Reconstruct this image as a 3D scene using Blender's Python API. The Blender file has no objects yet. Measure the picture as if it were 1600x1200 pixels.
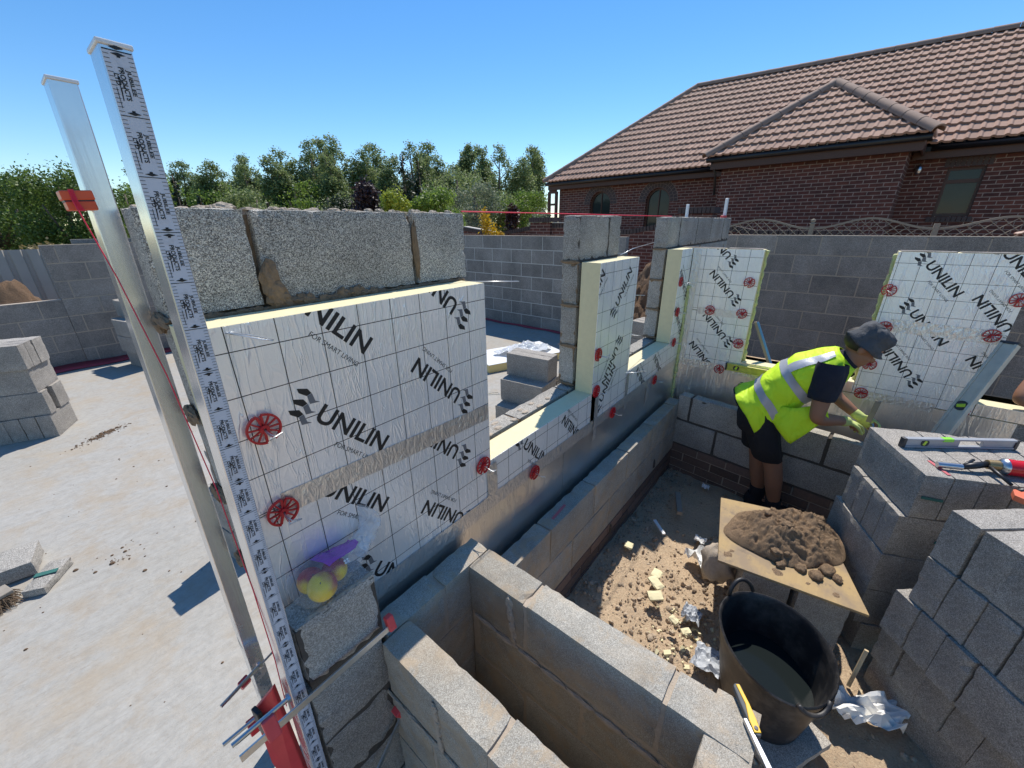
import bpy, bmesh, math, random
from mathutils import Vector, Matrix, noise
R = math.radians
V = Vector
random.seed(7)
sc = bpy.context.scene
COL = sc.collection

# ------------------------------------------------------------------ camera
cam_d = bpy.data.cameras.new('camera')
cam = bpy.data.objects.new('camera', cam_d)
COL.objects.link(cam)
sc.camera = cam
cam_d.sensor_fit = 'HORIZONTAL'
cam_d.sensor_width = 36.0
cam_d.lens = 619.79 / 1600 * 36
cam_d.clip_start = 0.02
cam_d.clip_end = 2000
YAW, PITCH, ROLL = R(39.2195), R(21.9750), R(-0.6046)
CAM = V((-0.3811, -0.9360, -0.0372))
F = V((math.cos(YAW), math.sin(YAW), 0)); Rt = V((math.sin(YAW), -math.cos(YAW), 0)); Zv = V((0, 0, 1))
F2 = math.cos(PITCH) * F - math.sin(PITCH) * Zv
U = math.cos(PITCH) * Zv + math.sin(PITCH) * F
R3 = math.cos(ROLL) * Rt + math.sin(ROLL) * U
U3 = math.cos(ROLL) * U - math.sin(ROLL) * Rt
cam.matrix_world = Matrix(((R3.x, U3.x, -F2.x, CAM.x), (R3.y, U3.y, -F2.y, CAM.y), (R3.z, U3.z, -F2.z, CAM.z), (0, 0, 0, 1)))

# ------------------------------------------------------------------ light
SUN_EL = R(59.0)
SUN_AZ = R(21.5)          # direction TO the sun, from +X towards +Y
sun_dir = V((math.cos(SUN_EL) * math.cos(SUN_AZ), math.cos(SUN_EL) * math.sin(SUN_AZ), math.sin(SUN_EL)))
w = bpy.data.worlds.new('World')
sc.world = w
w.use_nodes = True
nt = w.node_tree
nt.nodes.clear()
sky = nt.nodes.new('ShaderNodeTexSky')
sky.sky_type = 'NISHITA'
sky.sun_disc = False
sky.sun_elevation = SUN_EL
sky.sun_rotation = R(90) - SUN_AZ
sky.altitude = 0
sky.air_density = 1.0
sky.dust_density = 0.0
sky.ozone_density = 4.0
bg = nt.nodes.new('ShaderNodeBackground')
bg.inputs['Strength'].default_value = 0.112
wo = nt.nodes.new('ShaderNodeOutputWorld')
hs = nt.nodes.new('ShaderNodeHueSaturation')
hs.inputs['Saturation'].default_value = 1.24
nt.links.new(sky.outputs[0], hs.inputs['Color'])
nt.links.new(hs.outputs[0], bg.inputs[0])
nt.links.new(bg.outputs[0], wo.inputs[0])
sun_d = bpy.data.lights.new('sun', 'SUN')
sun_d.energy = 3.6
sun_d.angle = R(0.53)
sun_d.color = (1.0, 0.95, 0.87)
sun = bpy.data.objects.new('sun', sun_d)
COL.objects.link(sun)
sun.location = (0, 0, 20)
sun.rotation_euler = sun_dir.to_track_quat('Z', 'Y').to_euler()
sc.view_settings.view_transform = 'Standard'
sc.view_settings.look = 'None'
sc.view_settings.gamma = 1
sc.view_settings.use_curve_mapping = False
sc.view_settings.exposure = 0.55

# ------------------------------------------------------------------ materials
MATS = {}
class NM:
    """small node-graph helper"""
    def __init__(s, name):
        s.m = bpy.data.materials.new(name)
        s.m.use_nodes = True
        s.t = s.m.node_tree
        s.b = s.t.nodes['Principled BSDF']
        s.tc = s.t.nodes.new('ShaderNodeTexCoord')
        MATS[name] = s.m
    def n(s, typ, **kw):
        x = s.t.nodes.new('ShaderNode' + typ)
        for k, v in kw.items():
            setattr(x, k, v)
        return x
    def lk(s, a, b): s.t.links.new(a, b)
    def set(s, sock, v):
        if hasattr(v, 'is_output') or isinstance(v, bpy.types.NodeSocket): s.lk(v, sock)
        else: sock.default_value = v
    def vec(s, scale=(1, 1, 1), rot=(0, 0, 0), loc=(0, 0, 0), src=None):
        mp = s.n('Mapping')
        mp.inputs['Scale'].default_value = scale
        mp.inputs['Rotation'].default_value = rot
        mp.inputs['Location'].default_value = loc
        s.lk(src or s.tc.outputs['Object'], mp.inputs['Vector'])
        return mp.outputs[0]
    def noise(s, scale, detail=4, rough=.6, vec=None, out=0, dist=0):
        x = s.n('TexNoise')
        x.inputs['Scale'].default_value = scale
        x.inputs['Detail'].default_value = detail
        x.inputs['Roughness'].default_value = rough
        x.inputs['Distortion'].default_value = dist
        s.lk(vec if vec is not None else s.tc.outputs['Object'], x.inputs['Vector'])
        return x.outputs[out]
    def voro(s, scale, vec=None, feature='F1', out='Distance', rand=1):
        x = s.n('TexVoronoi', feature=feature)
        x.inputs['Scale'].default_value = scale
        x.inputs['Randomness'].default_value = rand
        s.lk(vec if vec is not None else s.tc.outputs['Object'], x.inputs['Vector'])
        return x.outputs[out]
    def ramp(s, fac, stops, interp='LINEAR'):
        x = s.n('ValToRGB')
        cr = x.color_ramp
        cr.interpolation = interp
        while len(cr.elements) < len(stops): cr.elements.new(0.5)
        for e, (p, c) in zip(cr.elements, stops):
            e.position = p
            e.color = (c, c, c, 1) if isinstance(c, (int, float)) else (*c, 1)
        s.lk(fac, x.inputs[0])
        return x.outputs[0]
    def mix(s, fac, a, b, mode='MIX'):
        x = s.n('MixRGB', blend_type=mode)
        s.set(x.inputs[0], fac)
        s.set(x.inputs[1], (*a, 1) if isinstance(a, tuple) and len(a) == 3 else a)
        s.set(x.inputs[2], (*b, 1) if isinstance(b, tuple) and len(b) == 3 else b)
        return x.outputs[0]
    def math(s, op, a, b=0.0, c=None):
        x = s.n('Math', operation=op)
        s.set(x.inputs[0], a); s.set(x.inputs[1], b)
        if c is not None: s.set(x.inputs[2], c)
        return x.outputs[0]
    def island(s):
        return s.n('NewGeometry').outputs['Random Per Island']
    def objrand(s):
        return s.n('ObjectInfo').outputs['Random']
    def bump(s, h, strength=.4, dist=.01, prev=None):
        x = s.n('Bump')
        x.inputs['Strength'].default_value = strength
        x.inputs['Distance'].default_value = dist
        s.lk(h, x.inputs['Height'])
        if prev is not None: s.lk(prev, x.inputs['Normal'])
        return x.outputs[0]
    def out(s, col=None, rough=None, metal=None, normal=None, **kw):
        if col is not None: s.set(s.b.inputs['Base Color'], (*col, 1) if isinstance(col, tuple) and len(col) == 3 else col)
        if rough is not None: s.set(s.b.inputs['Roughness'], rough)
        if metal is not None: s.set(s.b.inputs['Metallic'], metal)
        if normal is not None: s.lk(normal, s.b.inputs['Normal'])
        for k, v in kw.items(): s.set(s.b.inputs[k.replace('_', ' ')], v)
        return s.m

def simple(name, col, rough=.6, metal=0, var=.12, scale=30, bump=.1, bdist=.002, **kw):
    g = NM(name)
    n = g.noise(scale, 5, .6)
    c = g.mix(n, tuple(x * (1 - var) for x in col), tuple(min(1, x * (1 + var)) for x in col))
    return g.out(c, rough, metal, g.bump(n, bump, bdist) if bump else None, **kw)

def block_mat(name, lo, hi, speck=330, stain=(.30, .26, .21), stain_amt=.35, bump=.6, isl=.22, contrast=1.0):
    g = NM(name)
    v = g.voro(speck, out='Color')
    sep = g.n('SeparateColor'); g.lk(v, sep.inputs[0])
    f = g.ramp(sep.outputs[0], [(.05, 0), (.5, .45), (.95, 1)])
    n2 = g.noise(speck * .55, 3, .7)
    f2 = g.math('MULTIPLY', f, g.ramp(n2, [(.3, .4), (.62, 1.25)]))
    c = g.mix(f2, lo, hi)
    big = g.noise(5, 5, .65)
    c = g.mix(g.math('MULTIPLY', g.ramp(big, [(.48, 0), (.72, 1)]), stain_amt), c, stain)
    if name == 'block_pale':
        sm_ = g.ramp(g.noise(9, 6, .68, dist=.5), [(.50, 0), (.60, 1)])
        c = g.mix(g.math('MULTIPLY', sm_, .8), c, (.46, .36, .25))
    wash = g.ramp(g.noise(2.6, 6, .7), [(.35, .72), (.65, 1.15)])
    c = g.mix(1, c, wash, 'MULTIPLY')
    isr = g.math('MULTIPLY_ADD', g.island(), isl, 1 - isl * .5)
    c = g.mix(1, c, isr, 'MULTIPLY')
    h = g.math('ADD', g.math('MULTIPLY', sep.outputs[1], .7), g.math('MULTIPLY', n2, .8))
    pit = g.ramp(g.noise(90, 3, .6), [(.3, 0), (.42, 1)])
    nb = g.bump(h, bump, .004)
    nb = g.bump(pit, bump * .6, .004, nb)
    return g.out(c, .93, 0, nb)

block_mat('block_grey', (.225, .208, .182), (.65, .605, .535), speck=430, stain_amt=.25)
block_mat('block_speckled', (.115, .105, .092), (.98, .92, .80), speck=600, stain_amt=.10, bump=.8)
block_mat('block_pale', (.275, .25, .21), (.57, .535, .46), stain=(.40, .31, .21), stain_amt=.7, speck=620)
block_mat('block_dark', (.185, .165, .145), (.365, .328, .29), speck=200, stain=(.24, .21, .175), stain_amt=.35, bump=.35, isl=.24)
block_mat('block_stack', (.245, .222, .192), (.60, .55, .485), speck=430, stain_amt=.18, isl=.2)
def mortar(name, a, b):
    g = NM(name)
    n = g.noise(60, 6, .7)
    return g.out(g.mix(n, a, b), .95, 0, g.bump(g.noise(140, 4, .7), .7, .006))
mortar('mortar_brown', (.13, .085, .05), (.34, .24, .15))
mortar('mortar_pale', (.34, .27, .20), (.54, .46, .37))
mortar('mortar_white', (.50, .47, .42), (.68, .65, .60))
mortar('mortar_house', (.17, .125, .105), (.25, .185, .15))
mortar('mortar_dark', (.05, .042, .036), (.13, .11, .09))
def brick_small(name):
    g = NM(name)
    n = g.noise(70, 4, .6)
    c = g.mix(n, (.10, .07, .058), (.23, .15, .115))
    c = g.mix(1, c, g.math('MULTIPLY_ADD', g.island(), .6, .7), 'MULTIPLY')
    return g.out(c, .85, 0, g.bump(n, .5, .003))
brick_small('trench_brick')

def foil_mat(name='foil_facing', ruled=True):
    g = NM(name)
    sx = g.n('SeparateXYZ'); g.lk(g.tc.outputs['Object'], sx.inputs[0])
    def line(c, ph):
        a = g.math('MODULO', g.math('ADD', c, 98.0 + ph), .098)
        return g.math('LESS_THAN', g.math('ABSOLUTE', g.math('SUBTRACT', a, .049)), .0011)
    ln = g.math('MAXIMUM', line(sx.outputs[0], 0), line(sx.outputs[2], 0))
    warp = g.noise(9, 3, .6)
    vv = g.vec((34, 34, 3.2))
    cre = g.noise(1, 3, .55, vv, dist=1.2)
    cr = g.ramp(g.math('ABSOLUTE', g.math('SUBTRACT', cre, .5)), [(0, 1), (.028, .15), (.12, 0)])
    fine = g.voro(46, g.vec((1, 1, .55)), 'DISTANCE_TO_EDGE')
    fr = g.ramp(fine, [(0, 1), (.16, 0)])
    h = g.math('ADD', g.math('MULTIPLY', cr, 1.0), g.math('MULTIPLY', g.math('MULTIPLY', fr, g.ramp(warp, [(.42, 0), (.62, 1)])), .3))
    h = g.math('ADD', h, g.math('MULTIPLY', g.noise(24, 3, .6), .55))
    dirt = g.noise(7, 5, .6)
    c = g.mix(g.ramp(dirt, [(.45, 0), (.75, .35)]), (.93, .93, .93) if ruled else (.80, .80, .80), (.80, .78, .74) if ruled else (.66, .64, .61))
    me = .93
    if ruled:
        c = g.mix(ln, c, (.03, .03, .035))
        me = g.math('MULTIPLY', g.math('SUBTRACT', 1.0, ln), .47)
    return g.out(c, .34 if ruled else .30, me, g.bump(h, .45 if ruled else .26, .003))
foil_mat()
foil_mat('foil_plain', False)
def tape_mat():
    g = NM('foil_tape')
    n = g.noise(1, 4, .6, g.vec((60, 60, 22)), dist=.8)
    return g.out(g.mix(n, (.60, .60, .60), (.84, .84, .83)), .30, .8, g.bump(n, .9, .006))
tape_mat()
simple('foam_cream', (.72, .64, .40), .85, var=.10, scale=40, bump=.5, bdist=.004)
simple('foam_yellow', (.70, .56, .25), .9, var=.2, scale=60, bump=.6, bdist=.005)
simple('expanding_foam', (.55, .55, .24), .7, var=.25, scale=50, bump=.6, bdist=.008)
simple('ink_black', (.012, .012, .014), .5, bump=0)
simple('ink_grey', (.16, .16, .17), .5, bump=0)
simple('clip_red', (.50, .012, .02), .35, var=.1, bump=0)
simple('plastic_red', (.80, .075, .08), .38, var=.15, scale=20, bump=.1)
simple('plastic_orange', (.75, .10, .03), .4, var=.12, bump=.1)
simple('cord_red', (.80, .03, .07), .6, bump=0)
simple('steel', (.55, .55, .56), .3, 1.0, var=.15, bump=.15)
simple('galvanised_wire', (.75, .75, .74), .35, .8, bump=0)
simple('dark_steel', (.06, .06, .07), .45, .6, bump=.2)
simple('white_plastic', (.78, .79, .80), .35, var=.05, bump=0)
simple('black_plastic', (.012, .012, .014), .42, bump=.1)
def alu():
    g = NM('aluminium')
    n = g.noise(1, 4, .6, g.vec((90, 90, 4)))
    sz_ = g.n('SeparateXYZ'); g.lk(g.tc.outputs['Object'], sz_.inputs[0])
    st = g.math('MULTIPLY', g.ramp(g.noise(11, 6, .7), [(.50, 0), (.64, 1)]), g.ramp(sz_.outputs[2], [(.55, 1), (.75, .04)]))
    c = g.mix(g.math('MULTIPLY', st, .75), g.mix(n, (.72, .73, .74), (.84, .84, .84)), (.42, .34, .25))
    return g.out(c, g.math('MULTIPLY_ADD', st, .45, .22), g.math('MULTIPLY_ADD', st, -.6, .85), g.bump(n, .12, .002))
alu()
def staff():
    g = NM('staff_white')
    st = g.ramp(g.noise(16, 6, .7), [(.55, 0), (.72, 1)])
    c = g.mix(g.math('MULTIPLY', st, .5), (.62, .64, .70), (.34, .30, .26))
    return g.out(c, .4, 0, g.bump(st, .15, .002))
staff()
def slab_mat():
    g = NM('slab_concrete')
    v = g.vec((1, 1, 1), (0, 0, R(28)))
    br = g.noise(1, 6, .7, g.vec((7, 46, 1), (0, 0, R(-62))), dist=.9)
    big = g.noise(.9, 6, .6)
    med = g.noise(5, 6, .65)
    c = g.mix(big, (.315, .295, .255), (.43, .415, .385))
    fm_ = g.noise(22, 7, .75, dist=.4)
    c = g.mix(1, c, g.ramp(fm_, [(.30, .82), (.52, 1.0), (.7, 1.10)]), 'MULTIPLY')
    c = g.mix(g.math('MULTIPLY', g.ramp(med, [(.48, 0), (.68, 1)]), .5), c, (.36, .275, .18))
    c = g.mix(g.math('MULTIPLY', g.ramp(g.noise(2.2, 5, .6, dist=.6), [(.5, 0), (.7, 1)]), .4), c, (.40, .33, .24))
    c = g.mix(g.math('MULTIPLY', g.ramp(br, [(.30, 1), (.52, 0)]), .36), c, (.30, .255, .195))
    dk = g.ramp(g.noise(34, 6, .75), [(.60, 0), (.70, 1)])
    c = g.mix(g.math('MULTIPLY', dk, .45), c, (.27, .20, .14))
    nb = g.bump(br, .45, .012)
    nb = g.bump(g.noise(90, 5, .7), .35, .004, nb)
    return g.out(c, .9, 0, nb)
slab_mat()
def soil_mat(name, a, b, scale=6):
    g = NM(name)
    n = g.noise(scale, 8, .7)
    n2 = g.noise(scale * 9, 6, .7)
    c = g.mix(g.math('ADD', g.math('MULTIPLY', n, .6), g.math('MULTIPLY', n2, .4)), a, b)
    c = g.mix(g.ramp(g.voro(scale * 12, out='Distance'), [(.0, .3), (.35, 0)]), c, tuple(min(1, x * 1.7) for x in b))
    return g.out(c, .95, 0, g.bump(g.noise(scale * 22, 5, .75), .7, .008, g.bump(n2, .9, .02)))
soil_mat('soil', (.37, .255, .155), (.76, .575, .39))
soil_mat('mound_soil', (.09, .05, .028), (.26, .165, .095), 5)
soil_mat('mortar_wet', (.20, .125, .072), (.50, .34, .205), 22)
soil_mat('far_ground', (.10, .10, .04), (.22, .19, .09), .5)
def stone():
    g = NM('rubble_stone')
    c = g.mix(g.island(), (.30, .215, .14), (.66, .54, .40))
    n = g.noise(80, 4, .6)
    return g.out(g.mix(n, c, (.30, .22, .15)), .9, 0, g.bump(n, .5, .004))
stone()
def ply():
    g = NM('plywood')
    n = g.noise(1, 5, .6, g.vec((4, 60, 4), (0, 0, R(-8))))
    b = g.noise(6, 5, .6)
    c = g.mix(n, (.34, .225, .095), (.45, .315, .145))
    c = g.mix(g.ramp(b, [(.40, 0), (.58, .85)]), c, (.24, .175, .115))
    c = g.mix(g.ramp(g.noise(14, 6, .7), [(.56, 0), (.66, .7)]), c, (.17, .125, .085))
    return g.out(c, .75, 0, g.bump(n, .2, .002))
ply()
def rubber():
    g = NM('tub_rubber')
    st = g.ramp(g.noise(9, 6, .7), [(.45, 0), (.7, 1)])
    c = g.mix(g.math('MULTIPLY', st, .5), (.018, .018, .020), (.16, .14, .12))
    return g.out(c, .5, 0, g.bump(st, .15, .003))
rubber()
def water():
    g = NM('tub_water')
    return g.out((.012, .016, .016), .12, 0, g.bump(g.noise(6, 2, .5), .03, .01), Specular_IOR_Level=.12)
water()
simple('paper', (.84, .83, .80), .8, var=.04, bump=.2)
simple('plastic_scrap', (.42, .44, .47), .4, var=.2, bump=.3)
simple('timber_grey', (.30, .26, .21), .85, var=.3, scale=18, bump=.4)
simple('timber_pale', (.55, .43, .27), .8, var=.2, scale=18, bump=.3)
def glassy(name, col, trans, rough=.05):
    g = NM(name)
    return g.out(col, rough, 0, g.bump(g.noise(22, 4, .6), .5, .02), Transmission_Weight=trans, IOR=1.3)
def bagfilm(name, col, alpha):
    g = NM(name)
    n = g.noise(28, 4, .6, dist=1.5)
    m = g.out(col, .09, 0, g.bump(n, 1.0, .02))
    g.b.inputs['Alpha'].default_value = alpha
    return m
bagfilm('bag_film', (.9, .92, .95), .15)
bagfilm('bag_end', (.92, .94, .97), .42)
bagfilm('bag_label', (.45, .11, .58), .78)
bagfilm('plastic_sheet', (.85, .87, .88), .75)
def apple(name, lo_, hi_):
    g = NM(name)
    s = g.n('SeparateXYZ'); g.lk(g.tc.outputs['Object'], s.inputs[0])
    n = g.noise(30, 3, .6)
    f = g.math('ADD', g.math('MULTIPLY', s.outputs[0], 14), g.math('MULTIPLY', n, .9))
    c = g.mix(g.ramp(f, [(lo_, 0), (hi_, 1)]), (.88, .63, .0), (.45, .018, .012))
    return g.out(c, .3)
apple('apple_skin', .50, .95)
apple('apple_red', -.5, .35)
# person
simple('skin', (.30, .145, .085), .55, var=.1, scale=18, bump=.1)
def hivis():
    g = NM('hi_vis')
    n = g.noise(14, 5, .6, dist=.6)
    fold = g.noise(1, 2, .5, g.vec((6, 13, 8)), dist=.9)
    d = g.ramp(g.noise(20, 6, .7), [(.62, 0), (.75, .3)])
    c = g.mix(d, g.mix(n, (.58, .86, .015), (.66, .95, .03)), (.25, .28, .05))
    nb = g.bump(fold, .7, .034)
    return g.out(c, .7, 0, g.bump(n, .2, .008, nb))
hivis()
simple('reflective_band', (.42, .43, .47), .4, .2, var=.1, bump=.3, bdist=.006)
simple('black_cloth', (.012, .012, .016), .9, var=.4, scale=12, bump=.6, bdist=.02)
simple('navy_cloth', (.012, .014, .026), .9, var=.3, scale=14, bump=.6, bdist=.02)
simple('hat_cloth', (.075, .077, .082), .9, var=.4, scale=26, bump=.7, bdist=.015)
simple('glove_yellow', (.55, .62, .20), .8, var=.2, scale=30, bump=.4, bdist=.006)
simple('glove_brown', (.35, .20, .10), .8, bump=.3)
simple('hair', (.03, .022, .016), .7, bump=.5)
simple('pink_cloth', (.85, .03, .22), .8, bump=.3, bdist=.01)
# house
def house_brick():
    g = NM('house_brick')
    uv = g.tc.outputs['UV']
    b = g.n('TexBrick')
    b.inputs['Color1'].default_value = (.135, .043, .029, 1)
    b.inputs['Color2'].default_value = (.075, .027, .021, 1)
    b.inputs['Mortar'].default_value = (.27, .20, .165, 1)
    b.inputs['Scale'].default_value = 1
    b.inputs['Mortar Size'].default_value = .0075
    b.inputs['Mortar Smooth'].default_value = .1
    b.inputs['Brick Width'].default_value = .225
    b.inputs['Row Height'].default_value = .075
    g.lk(uv, b.inputs['Vector'])
    n = g.noise(9, 5, .6)
    c = g.mix(1, b.outputs['Color'], g.ramp(n, [(.3, .75), (.7, 1.2)]), 'MULTIPLY')
    return g.out(c, .88, 0, g.bump(b.outputs['Fac'], -.6, .008))
house_brick()
def tile():
    g = NM('roof_tile')
    n = g.noise(3, 6, .7)
    n2 = g.noise(40, 4, .6)
    c = g.mix(n, (.29, .165, .115), (.42, .26, .19))
    c = g.mix(g.ramp(g.noise(1.6, 8, .8), [(.55, 0), (.72, .45)]), c, (.20, .17, .12))
    c = g.mix(1, c, g.math('MULTIPLY_ADD', g.island(), .30, .85), 'MULTIPLY')
    return g.out(c, .85, 0, g.bump(n2, .3, .005))
tile()
simple('ridge_tile', (.30, .20, .15), .85, var=.3, scale=6, bump=.4)
simple('brown_upvc', (.075, .032, .018), .5, var=.1, bump=.1)
simple('gutter_black', (.012, .012, .013), .4, bump=0)
simple('coping_brick', (.075, .055, .05), .85, var=.3, bump=.4)
def wglass(name, col):
    g = NM(name)
    n = g.noise(3, 4, .6)
    return g.out(g.mix(n, tuple(x * .5 for x in col), col), .04, 0, g.bump(g.noise(2, 2, .5), .04, .05), Specular_IOR_Level=.25)
wglass('window_glass', (.035, .05, .05))
simple('trellis_wood', (.30, .25, .18), .85, var=.3, bump=.3)
simple('corrugated_steel', (.43, .40, .355), .75, 0, var=.15, scale=4, bump=.1)
simple('stone_coping', (.50, .46, .40), .9, bump=.3)
simple('membrane_red', (.34, .035, .05), .4, var=.25, scale=9, bump=.5, bdist=.02)
def leaf(name, a, b, trans=.35):
    g = NM(name)
    c = g.mix(g.island(), a, b)
    m = g.out(c, .55, 0)
    g.b.inputs['Transmission Weight'].default_value = 0
    tr = g.n('BsdfTranslucent'); g.lk(c, tr.inputs[0])
    mx = g.n('MixShader'); mx.inputs[0].default_value = trans
    o = g.t.nodes['Material Output']
    g.lk(g.b.outputs[0], mx.inputs[1]); g.lk(tr.outputs[0], mx.inputs[2]); g.lk(mx.outputs[0], o.inputs[0])
    return m
leaf('leaf_poplar', (.13, .18, .055), (.30, .36, .15), .5)
leaf('leaf_green', (.085, .15, .022), (.22, .32, .055), .5)
leaf('leaf_dark', (.055, .10, .02), (.18, .26, .05), .45)
leaf('leaf_conifer', (.012, .026, .010), (.030, .052, .018), .2)
leaf('leaf_purple', (.018, .010, .013), (.060, .030, .036), .2)
leaf('leaf_lime', (.20, .27, .02), (.40, .44, .06))
leaf('leaf_golden', (.42, .26, .008), (.70, .46, .02))
leaf('leaf_rust', (.045, .018, .014), (.10, .042, .03), .2)
leaf('leaf_silver', (.13, .17, .10), (.26, .30, .19))
leaf('leaf_dry', (.20, .15, .06), (.36, .27, .12))
simple('bark', (.13, .10, .075), .9, var=.4, scale=14, bump=.6, bdist=.02)
simple('canister_red', (.62, .012, .018), .25, var=.06, bump=0)
simple('brass', (.35, .25, .12), .4, .7, var=.3, bump=.3)
simple('level_yellow', (.55, .50, .10), .4, var=.3, scale=30, bump=.2)
simple('level_dirty', (.60, .53, .42), .7, 0, var=.3, scale=14, bump=.1)
simple('level_grey', (.40, .41, .43), .4, .3, var=.25, scale=18, bump=.1)
simple('vial_green', (.30, .75, .08), .1, bump=0)
simple('vial_yellow', (.60, .75, .06), .1, bump=0)
simple('knife_yellow', (.80, .45, .01), .4, bump=0)
simple('grip_grey', (.07, .075, .08), .6, bump=.1)
simple('saw_blade', (.30, .42, .58), .3, .7, var=.15, bump=.1)
simple('saw_handle', (.70, .16, .07), .45, bump=.1)
simple('blue_plastic', (.10, .30, .62), .4, var=.1, bump=.1)
simple('crayon_red', (.55, .13, .14), .8, bump=.2)
simple('crayon_green', (.03, .13, .11), .8, bump=.2)
simple('bristle', (.16, .11, .07), .9, var=.4, bump=0)
simple('print_white', (.82, .82, .82), .5, bump=0)
simple('level_cap', (.05, .045, .045), .5, bump=.1)

# ------------------------------------------------------------------ mesh helper
def rotm(rz=0, ry=0, rx=0):
    return Matrix.Rotation(rz, 3, 'Z') @ Matrix.Rotation(ry, 3, 'Y') @ Matrix.Rotation(rx, 3, 'X')
class MB:
    def __init__(s):
        s.v = []; s.f = []; s.mi = []; s.uv = {}
    def add(s, vs, fs, mi=0):
        o = len(s.v)
        s.v += [V(p) for p in vs]
        for f in fs:
            s.f.append(tuple(i + o for i in f)); s.mi.append(mi)
        return s
    def box(s, lo, hi, mi=0):
        x0, y0, z0 = lo; x1, y1, z1 = hi
        return s.add([(x0, y0, z0), (x1, y0, z0), (x1, y1, z0), (x0, y1, z0), (x0, y0, z1), (x1, y0, z1), (x1, y1, z1), (x0, y1, z1)],
                     [(0, 3, 2, 1), (4, 5, 6, 7), (0, 1, 5, 4), (1, 2, 6, 5), (2, 3, 7, 6), (3, 0, 4, 7)], mi)
    def obox(s, c, size, m=None, mi=0):
        m = m or Matrix.Identity(3); c = V(c)
        h = [x / 2 for x in size]
        vs = [c + m @ V((sx * h[0], sy * h[1], sz * h[2])) for sz in (-1, 1) for sx, sy in ((-1, -1), (1, -1), (1, 1), (-1, 1))]
        return s.add(vs, [(0, 3, 2, 1), (4, 5, 6, 7), (0, 1, 5, 4), (1, 2, 6, 5), (2, 3, 7, 6), (3, 0, 4, 7)], mi)
    def beam(s, p, q, wd, ht, up=(0, 0, 1), mi=0):
        p = V(p); q = V(q); d = (q - p).normalized(); up = V(up)
        a = d.cross(up).normalized(); b = a.cross(d).normalized()
        m = Matrix((d, a, b)).transposed()
        return s.obox((p + q) / 2, ((q - p).length, wd, ht), m, mi)
    def prism(s, pts, off, mi=0):
        n = len(pts); off = V(off)
        vs = [V(p) for p in pts] + [V(p) + off for p in pts]
        fs = [tuple(range(n - 1, -1, -1)), tuple(range(n, 2 * n))] + [(i, (i + 1) % n, n + (i + 1) % n, n + i) for i in range(n)]
        return s.add(vs, fs, mi)
    def loft(s, rings, cap=True, closed=True, mi=0):
        n = len(rings[0]); vs = [p for r in rings for p in r]; fs = []
        for i in range(len(rings) - 1):
            for j in range(n if closed else n - 1):
                fs.append((i * n + j, i * n + (j + 1) % n, (i + 1) * n + (j + 1) % n, (i + 1) * n + j))
        if cap and closed:
            fs.append(tuple(range(n - 1, -1, -1))); fs.append(tuple((len(rings) - 1) * n + j for j in range(n)))
        return s.add(vs, fs, mi)
    def tube(s, pts, r, n=8, mi=0, cap=True):
        pts = [V(p) for p in pts]; rings = []
        t0 = (pts[1] - pts[0]).normalized()
        a = t0.orthogonal().normalized()
        for i, p in enumerate(pts):
            t = (pts[min(i + 1, len(pts) - 1)] - pts[max(i - 1, 0)]).normalized()
            a = (a - t * a.dot(t)).normalized(); b = t.cross(a)
            rr = r[i] if isinstance(r, (list, tuple)) else r
            rings.append([p + (a * math.cos(2 * math.pi * k / n) + b * math.sin(2 * math.pi * k / n)) * rr for k in range(n)])
        return s.loft(rings, cap, True, mi)
    def lathe(s, prof, c=(0, 0, 0), m=None, n=32, mi=0, sx=1, sy=1, cap=False):
        c = V(c); m = m or Matrix.Identity(3)
        rings = [[c + m @ V((r * sx * math.cos(2 * math.pi * k / n), r * sy * math.sin(2 * math.pi * k / n), z)) for k in range(n)] for r, z in prof]
        return s.loft(rings, cap, True, mi)
    def blob(s, c, r, seg=16, rings=10, m=None, mi=0):
        c = V(c); m = m or Matrix.Identity(3)
        r = (r, r, r) if isinstance(r, (int, float)) else r
        vs = []; fs = []
        for i in range(1, rings):
            th = math.pi * i / rings
            for j in range(seg):
                ph = 2 * math.pi * j / seg
                vs.append(c + m @ V((r[0] * math.sin(th) * math.cos(ph), r[1] * math.sin(th) * math.sin(ph), r[2] * math.cos(th))))
        for i in range(rings - 2):
            for j in range(seg):
                fs.append((i * seg + j, (i + 1) * seg + j, (i + 1) * seg + (j + 1) % seg, i * seg + (j + 1) % seg))
        t = len(vs); vs.append(c + m @ V((0, 0, r[2]))); b = len(vs); vs.append(c + m @ V((0, 0, -r[2])))
        for j in range(seg):
            fs.append((t, j, (j + 1) % seg)); fs.append((b, (rings - 2) * seg + (j + 1) % seg, (rings - 2) * seg + j))
        return s.add(vs, fs, mi)
    def rough_block(s, c, size, m=None, mi=0, cell=.035, chip=.004, seed=None):
        """a cast block: subdivided box with worn, chipped arrises"""
        rnd = random.Random(seed if seed is not None else random.random())
        m = m or Matrix.Identity(3); c = V(c)
        ns = [max(2, int(round(x / cell))) for x in size]
        idx = {}; vs = []; fs = []
        offs = V((rnd.random() * 50, rnd.random() * 50, rnd.random() * 50))
        def vert(i, j, k):
            key = (i, j, k)
            if key in idx: return idx[key]
            q = [i, j, k]; p = [(q[a] / ns[a] - .5) * size[a] for a in range(3)]
            ext = [a for a in range(3) if q[a] in (0, ns[a])]
            pp = V(p)
            nz = noise.noise(pp * 38 + offs)
            if len(ext) >= 2:
                am = chip * (.35 + .9 * abs(nz) + .8 * rnd.random() ** 3)
                if rnd.random() < .05: am *= 2.2
                for a in ext: pp[a] -= math.copysign(am, pp[a])
            else:
                a = ext[0]; pp[a] += nz * .0012
            idx[key] = len(vs); vs.append(c + m @ pp)
            return idx[key]
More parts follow.
